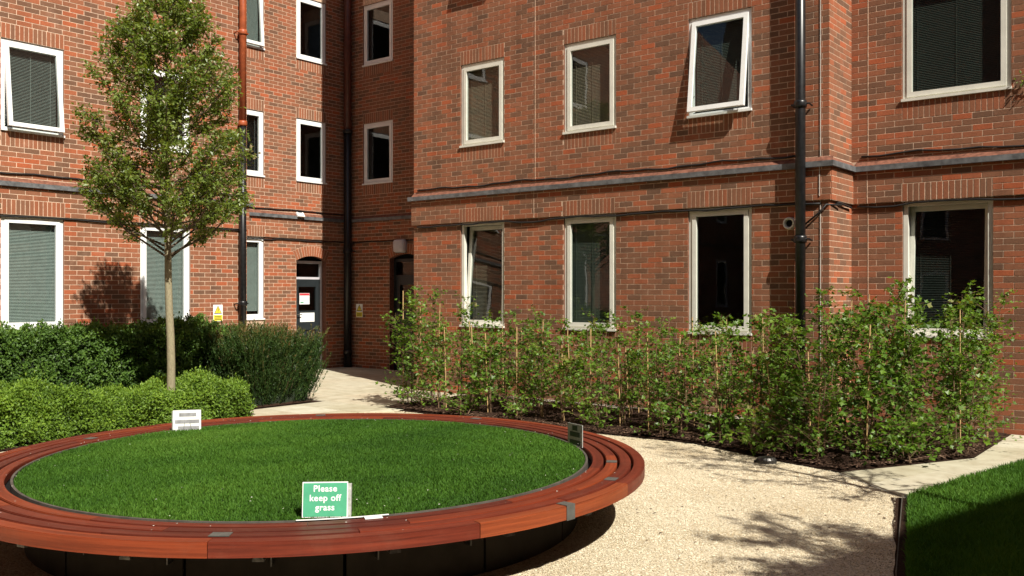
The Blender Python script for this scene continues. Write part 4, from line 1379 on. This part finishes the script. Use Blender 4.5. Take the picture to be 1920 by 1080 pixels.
def hedge(name, x0, x1, y0, y1, ztop, n, size, mat, label, seed, shape='oval', amp=.07, tip=.05, upright=.0, width=.55, tint_mid=.5):
    """leaf shell over an uneven box; ztop(x, y) gives the top"""
    root = empty(name, ((x0 + x1) / 2, (y0 + y1) / 2, 0))
    tag(root, label, 'hedge')
    off = np.array([(x0 + x1) / 2, (y0 + y1) / 2, 0])
    zm = float(np.mean(ztop(np.array([x0, x1]), np.array([y0, y1]))))
    A = [(x1 - x0) * (y1 - y0) * 1.2, (y1 - y0) * zm * 1.25, (x1 - x0) * zm * .5, (x1 - x0) * zm, (y1 - y0) * zm * .25]
    A = np.array(A) / sum(A)
    face = rng.choice(5, n, p=A)
    u, w = rng.random(n), rng.random(n)
    x = np.where(face == 0, x0 + u * (x1 - x0), np.where(face == 1, x1, np.where(face == 4, x0, x0 + u * (x1 - x0))))
    y = np.where(face == 0, y0 + w * (y1 - y0), np.where(face == 2, y0, np.where(face == 3, y1, y0 + u * (y1 - y0))))
    zt = ztop(x, y)
    z = np.where(face == 0, zt, zt * (.02 + .98 * w ** .9))
    Nn = np.zeros((n, 3))
    Nn[face == 0] = (0, 0, 1); Nn[face == 1] = (1, 0, .25); Nn[face == 2] = (0, -1, .25); Nn[face == 3] = (0, 1, .25); Nn[face == 4] = (-1, 0, .25)
    P = np.stack([x, y, z], 1)
    # round the upper edges
    ex_ = np.minimum(np.minimum(x - x0, x1 - x), np.minimum(y - y0, y1 - y))
    top = z / np.maximum(zt, .01)
    P[:, 2] -= np.where(face == 0, np.clip(.14 - ex_, 0, .14) ** 2 * 4.5, 0)
    pull = np.clip(top - .8, 0, .2) / .2
    P[:, :2] -= Nn[:, :2] * (pull ** 2 * .09)[:, None] * (face != 0)[:, None]
    b = wob(P, seed) * amp * .35 + wob(P, seed + 1, 6) * amp * .5 + wob(P, seed + 7, 15) * amp * .4
    P += Nn * b[:, None]
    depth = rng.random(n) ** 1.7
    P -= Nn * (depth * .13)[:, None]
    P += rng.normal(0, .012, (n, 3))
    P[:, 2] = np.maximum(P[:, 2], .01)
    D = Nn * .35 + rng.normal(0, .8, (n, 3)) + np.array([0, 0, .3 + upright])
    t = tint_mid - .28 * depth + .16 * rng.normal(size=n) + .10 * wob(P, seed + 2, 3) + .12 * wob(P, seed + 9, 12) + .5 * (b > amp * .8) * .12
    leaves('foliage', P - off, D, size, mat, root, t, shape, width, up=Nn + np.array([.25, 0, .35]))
    # twig tips standing above the cut surface
    m = int(n * tip)
    if m:
        k = rng.choice(np.where(face == 0)[0], min(m, (face == 0).sum()), replace=False)
        Q = P[k] + np.stack([rng.normal(0, .01, len(k)), rng.normal(0, .01, len(k)), rng.uniform(.0, .075, len(k))], 1)
        leaves('shoots', Q - off, rng.normal(0, .5, (len(k), 3)) + np.array([0, 0, 1]), size * .9, mat, root, tint_mid + .25 + .15 * rng.normal(size=len(k)), shape, width)
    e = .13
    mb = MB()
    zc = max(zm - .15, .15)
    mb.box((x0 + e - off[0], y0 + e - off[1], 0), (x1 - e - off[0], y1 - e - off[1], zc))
    mb.build('dark_core', M['hedge_core'], root)  # solid dark box added to block the view through the leaves
    return root

# front low bright hedge and rear dark hedge, both parallel to the left wing
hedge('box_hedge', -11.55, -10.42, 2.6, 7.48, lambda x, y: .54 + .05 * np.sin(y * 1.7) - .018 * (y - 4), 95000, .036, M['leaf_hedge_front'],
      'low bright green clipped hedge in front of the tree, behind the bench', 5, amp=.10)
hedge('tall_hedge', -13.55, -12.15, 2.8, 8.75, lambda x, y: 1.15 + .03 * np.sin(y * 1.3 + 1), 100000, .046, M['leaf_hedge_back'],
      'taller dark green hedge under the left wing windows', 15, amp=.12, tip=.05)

# feathery dark shrub at the end of the hedges
sh_root = empty('feathery_shrub', (-11.95, 8.65, 0))
tag(sh_root, 'dark feathery evergreen shrub beside the paved path to the door', 'shrub')
ns = 3800
bx, by = rng.uniform(-.72, .72, ns), rng.uniform(-.52, .52, ns)
ek = rng.random(ns)
bx = np.where(ek < .3, np.sign(bx) * rng.uniform(.55, .78, ns), bx); by = np.where((ek > .3) & (ek < .5), np.sign(by) * rng.uniform(.42, .6, ns), by)
oz = rng.uniform(0, 1, ns)
Pn = []; Dn = []; Tn = []
stems = MB()
for i in range(ns):
    fx, fy = bx[i] / .72, by[i] / .52
    edge = max(abs(fx), abs(fy))
    zb = rng.uniform(.02, .62) if edge > .72 else rng.uniform(.35, .75)
    L = rng.uniform(.35, .62)
    d = np.array([fx * .34 + rng.normal(0, .13), fy * .32 + rng.normal(0, .13), 1.0]); d /= np.linalg.norm(d)
    L = min(L, (1.20 + rng.normal(0, .045) - zb) / d[2])
    if L < .1: continue
    p0 = np.array([bx[i], by[i], zb])
    m = int(L / .0105)
    s = np.sort(rng.random(m)) * L
    Pn.append(p0 + d * s[:, None] + rng.normal(0, .004, (m, 3)))
    Dn.append(d * 1.1 + rng.normal(0, .55, (m, 3)))
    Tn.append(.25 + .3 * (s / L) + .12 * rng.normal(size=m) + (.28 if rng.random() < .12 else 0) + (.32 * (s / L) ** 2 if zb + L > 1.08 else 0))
    if i % 12 == 0: stems.tube([p0, p0 + d * L * .9], [.004, .0015], 4, False)
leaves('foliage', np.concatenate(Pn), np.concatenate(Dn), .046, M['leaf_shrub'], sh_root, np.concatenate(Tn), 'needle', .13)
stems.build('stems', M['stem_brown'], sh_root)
mb = MB(); mb.box((-.70, -.50, 0), (.70, .50, .82)); mb.build('dark_core', M['hedge_core'], sh_root)  # added dark block that closes the view through the shrub

# ------------------------------------------------------------------ trees
def make_tree(loc, height, zcrown, env, axis_lean, nlimb, per, leaf, label, seed, trunk_r=.056, mat='leaf_tree', cat='tree'):
    """env(z) -> crown radius; limbs rise steeply from a central leader, twigs carry leaf clusters"""
    r = np.random.default_rng(seed)
    root = empty('pear_tree', loc)
    tag(root, label, cat)
    zs = np.linspace(0, height, 16)
    wx = np.cumsum(r.normal(0, .010, 16)); wy = np.cumsum(r.normal(0, .010, 16))
    wx -= wx[0]; wy -= wy[0]
    lead = [(axis_lean[0] * (z / height) + wx[i], axis_lean[1] * (z / height) + wy[i], z) for i, z in enumerate(zs)]
    rad = [trunk_r * (1.12 if z < .08 else 1 - .25 * z / zcrown) if z <= zcrown else max(.006, trunk_r * .75 * (1 - (z - zcrown) / (height - zcrown)) ** .9) for z in zs]
    mb = MB(); mb.tube(lead, rad, 12); mb.build('trunk', M['bark'], root, True)
    br = MB(); C = []; D = []; T = []
    def at(z):
        return np.array([np.interp(z, zs, [p[0] for p in lead]), np.interp(z, zs, [p[1] for p in lead]), z])
    for i in range(nlimb):
        f = (i + .5) / nlimb
        z0 = zcrown - .05 + (height - zcrown - .35) * f ** 1.15
        az = i * 2.39996 + r.normal(0, .3)
        zt = min(z0 + r.uniform(.45, 1.05) * (1 - .4 * f), height + .05)
        rr = env(zt) * r.uniform(.72, 1.05)
        a = at(z0); b = at(min(zt, height)) + np.array([math.cos(az) * rr, math.sin(az) * rr, 0]); b[2] = zt
        mid = a * .5 + b * .5 + np.array([math.cos(az), math.sin(az), 0]) * rr * .10 - np.array([0, 0, .05])
        rb = .017 * (1 - .55 * f)
        br.tube([a, a * .6 + mid * .4, mid, mid * .45 + b * .55, b], [rb, rb * .85, rb * .65, rb * .45, .003], 5, False)
        for k in range(per):
            s = r.uniform(.22, 1.0) ** .8
            p = a * (1 - s) ** 2 + mid * 2 * s * (1 - s) + b * s * s
            d = np.array([math.cos(az + r.normal(0, .9)), math.sin(az + r.normal(0, .9)), r.uniform(-.15, .9)])
            d /= np.linalg.norm(d)
            L = r.uniform(.10, .30)
            e = p + d * L
            hr = np.hypot(e[0] - at(min(e[2], height))[0], e[1] - at(min(e[2], height))[1])
            if hr > env(e[2]) * 1.08 or e[2] < zcrown - .02: continue
            br.tube([p, (p + e) / 2 + r.normal(0, .012, 3), e], [.0045, .003, .0015], 3, False)
            m = r.integers(*leaf[1])
            q = r.uniform(.25, 1.08, m)[:, None]
            C.append(p + (e - p) * q + r.normal(0, .028, (m, 3)))
            D.append(d * .5 + r.normal(0, .8, (m, 3)) + np.array([0, 0, -.1]))
            T.append(r.uniform(.25, .72) + .13 * r.normal(size=m) + (.3 if r.random() < .10 else 0))
    br.build('branches', M['branch_bark'], root)
    C = np.concatenate(C); D = np.concatenate(D); T = np.concatenate(T)
    leaves('crown', C, D, leaf[0], M[mat], root, T, 'oval', .62, .12)
    return root
ez = [1.95, 2.15, 2.41, 2.69, 3.05, 3.37, 3.95, 4.73, 5.2, 5.55, 5.8]
er = [.10, .40, .78, .99, 1.07, 1.08, 1.0, .82, .62, .38, .08]
make_tree((-10.8, 6.58, 0), 5.6, 2.12, lambda z: float(np.interp(z, ez, er)), (-.05, -.03), 88, 29, (.052, (9, 18)), 'young pear tree with straight bare trunk rising from the left hedge', 4)
# two trees beyond the right edge of the picture: their shade falls across the gravel
make_tree((2.0, 4.3, 0), 5.3, 2.1, lambda z: float(np.interp(z, ez, er)) * .95, (.05, .05), 44, 16, (.055, (8, 15)), 'young tree out of the picture whose shade lies on gravel', 14)
make_tree((-.10, 7.15, 0), 5.3, 2.6, lambda z: float(np.interp(z, ez, er)) * .85, (.05, 0), 26, 12, (.05, (4, 8)), 'slender sparse tree out of the picture beside the lawn', 24, .05)

# ------------------------------------------------------------------ young plants in the right bed
def sapling(x, y, hgt, label, seed, cane, lush, row):
    r = np.random.default_rng(seed)
    root = empty('sapling', (x, y, .03)); tag(root, label, 'sapling', row)
    st = MB(); C = []; D = []; T = []
    tone = r.normal(0, .11); lsz = r.uniform(.039, .054)
    nst = r.integers(2, 4)
    for s_ in range(nst):
        lx, ly = r.normal(0, .09, 2)
        b = np.array([r.normal(0, .05), r.normal(0, .05), 0])
        h = hgt * (1 if s_ == 0 else r.uniform(.62, .92))
        pts = [b, b + np.array([lx * .3, ly * .3, h * .35]), b + np.array([lx * .75, ly * .75, h * .7]), b + np.array([lx * 1.1 + r.normal(0, .03), ly * 1.1 + r.normal(0, .03), h])]
        st.tube(pts, [.009, .007, .005, .002], 5, False)
        P_ = np.array(pts)
        nb = int(h * (30 if lush < 1.3 else 36) * lush)
        for k in range(nb):
            f = r.uniform(.17, 1) if lush < 1.3 else r.uniform(.05, 1) ** 1.25
            p = np.array([np.interp(f * 3, range(4), P_[:, i]) for i in range(3)])
            az = r.uniform(0, 6.28); L = (r.uniform(.08, .36) * (1.15 - .75 * f) + .02) * (.8 + .3 * lush)
            d = np.array([math.cos(az), math.sin(az), r.uniform(.0, .8)])
            e = p + d * L
            st.tube([p, e], [.003, .0012], 3, False)
            m = r.integers(4, 9)
            q = r.uniform(.15, 1.1, m)[:, None]
            C.append(p + (e - p) * q + r.normal(0, .018, (m, 3)))
            D.append(d * .8 + r.normal(0, .65, (m, 3)) + np.array([0, 0, -.15]))
            T.append(tone + r.uniform(.25, .7) + .13 * r.normal(size=m) + (.25 if f > .86 and r.random() < .5 else 0))
    st.build('stem', M['stem_brown'], root)
    C = np.concatenate(C); C[:, 2] = np.maximum(C[:, 2], .02)
    leaves('foliage', C, np.concatenate(D), lsz, M['leaf_sapling'], root, np.concatenate(T), 'lobed', droop=.18)
    if cane:
        mb = MB()
        cx, cy = r.normal(0, .035, 2); tx, ty = cx + r.normal(0, .045), cy + r.normal(0, .045)
        ch = hgt * r.uniform(.85, 1.03)
        n_ = 6
        for i in range(n_):
            z0, z1 = ch * i / n_, ch * (i + 1) / n_
            g = lambda z: (cx + (tx - cx) * z / ch, cy + (ty - cy) * z / ch, z)
            mb.tube([g(z0), g(z0 + .008), g(z1 - .008), g(z1)], [.0085, .0068, .0068, .0085], 6, i == n_ - 1)
        mb.build('cane', M['cane'], root)
    return root
ORD = ['first', 'second', 'third', 'fourth', 'fifth', 'sixth', 'seventh', 'eighth', 'ninth', 'tenth', 'eleventh', 'twelfth', 'thirteenth', 'fourteenth', 'fifteenth', 'sixteenth', 'seventeenth', 'eighteenth', 'nineteenth', 'twentieth', 'twenty-first', 'twenty-second', 'twenty-third']
front = [(-9.62, 9.66, 1.66, 1.6), (-9.25, 9.58, 1.55, 1.5)] + [(-8.82 + .41 * i, 9.62 + .05 * math.sin(i * 2.1), 1.22 + .10 * math.sin(i * 1.9 + 1), .92) for i in range(12)]
front += [(-3.92, 9.50, 1.45, 1.55), (-3.62, 9.28, 1.34, 1.60), (-3.30, 9.02, 1.22, 1.50), (-2.98, 9.30, 1.42, 1.70), (-2.72, 9.72, 1.52, 1.70)]
mid = [(-9.72, 10.3, 1.72, 1.2), (-9.25, 10.35, 1.60, 1.0)] + [(-8.85 + .44 * i, 10.25 + .06 * math.sin(i * 1.3), 1.30 + .09 * math.sin(i * 2.7), .95) for i in range(12)]
mid += [(-2.36, 10.25, 1.5, 1.5), (-2.30, 10.8, 1.6, 1.5), (-2.33, 11.45, 1.6, 1.3), (-3.55, 10.05, 1.62, 1.2), (-3.15, 10.0, 1.66, 1.25), (-2.80, 10.35, 1.68, 1.25), (-2.52, 10.75, 1.6, 1.1)]
back = [(-8.9 + .62 * i, 10.85, 1.36 + .08 * math.sin(i * 2.2), .8) for i in range(8)] + [(-3.75, 10.9, 1.7, 1), (-3.2, 10.85, 1.72, 1), (-2.62, 11.3, 1.65, .9)]
k = 0
for rows, nm in ((front, 'front'), (mid, 'middle'), (back, 'rear')):
    for i, (x, y, hgt, lush) in enumerate(rows):
        k += 1
        look = 'bushy' if lush > 1.05 else ('slim' if lush < .9 else 'leafy')
        sapling(x + random.uniform(-.05, .05), y, hgt + random.uniform(-.05, .05), f'{look} young maple, {ORD[i]} from the path end in the {nm} row of the bed', 100 + k, (i % 2 == 0 or nm == 'front'), lush, f'young maples planted in the {nm} row')
# low seedlings along the front of the bed
for i, (x, y) in enumerate(((-8.3, 9.42), (-7.3, 9.40), (-6.3, 9.42), (-5.35, 9.45), (-4.55, 9.42), (-3.98, 9.12), (-3.55, 8.98), (-2.62, 9.5))):
    sapling(x, y, .34 + .06 * math.sin(i * 3), f'knee-high seedling, {ORD[i]} from the path end along the front edge of the bed', 300 + i, False, 1.5, 'low seedlings at the bed edge')

# sprig of a climber at the right edge
cl = empty('climber', (-2.12, YB2 - .02, 4.1)); tag(cl, 'thin climber sprig on brick at the far right window', 'climber')
mb = MB(); pts = [(.45, -.02, -.1), (.3, -.03, -.02), (.12, -.03, .0), (.0, -.02, .06)]; mb.tube(pts, [.006, .005, .004, .002], 5); mb.build('stem', M['stem_brown'], cl)
n = 70
s = rng.random(n)
P_ = np.array(pts)
C = np.stack([np.interp(s * 3, range(4), P_[:, i]) for i in range(3)], 1) + rng.normal(0, .035, (n, 3)) * np.array([1, .3, 1])
leaves('foliage', C, rng.normal(0, 1, (n, 3)) + np.array([0, -.6, 0]), .04, M['leaf_tree'], cl, .4 + .2 * rng.normal(size=n), 'oval')
print('scene built', len(bpy.data.objects))
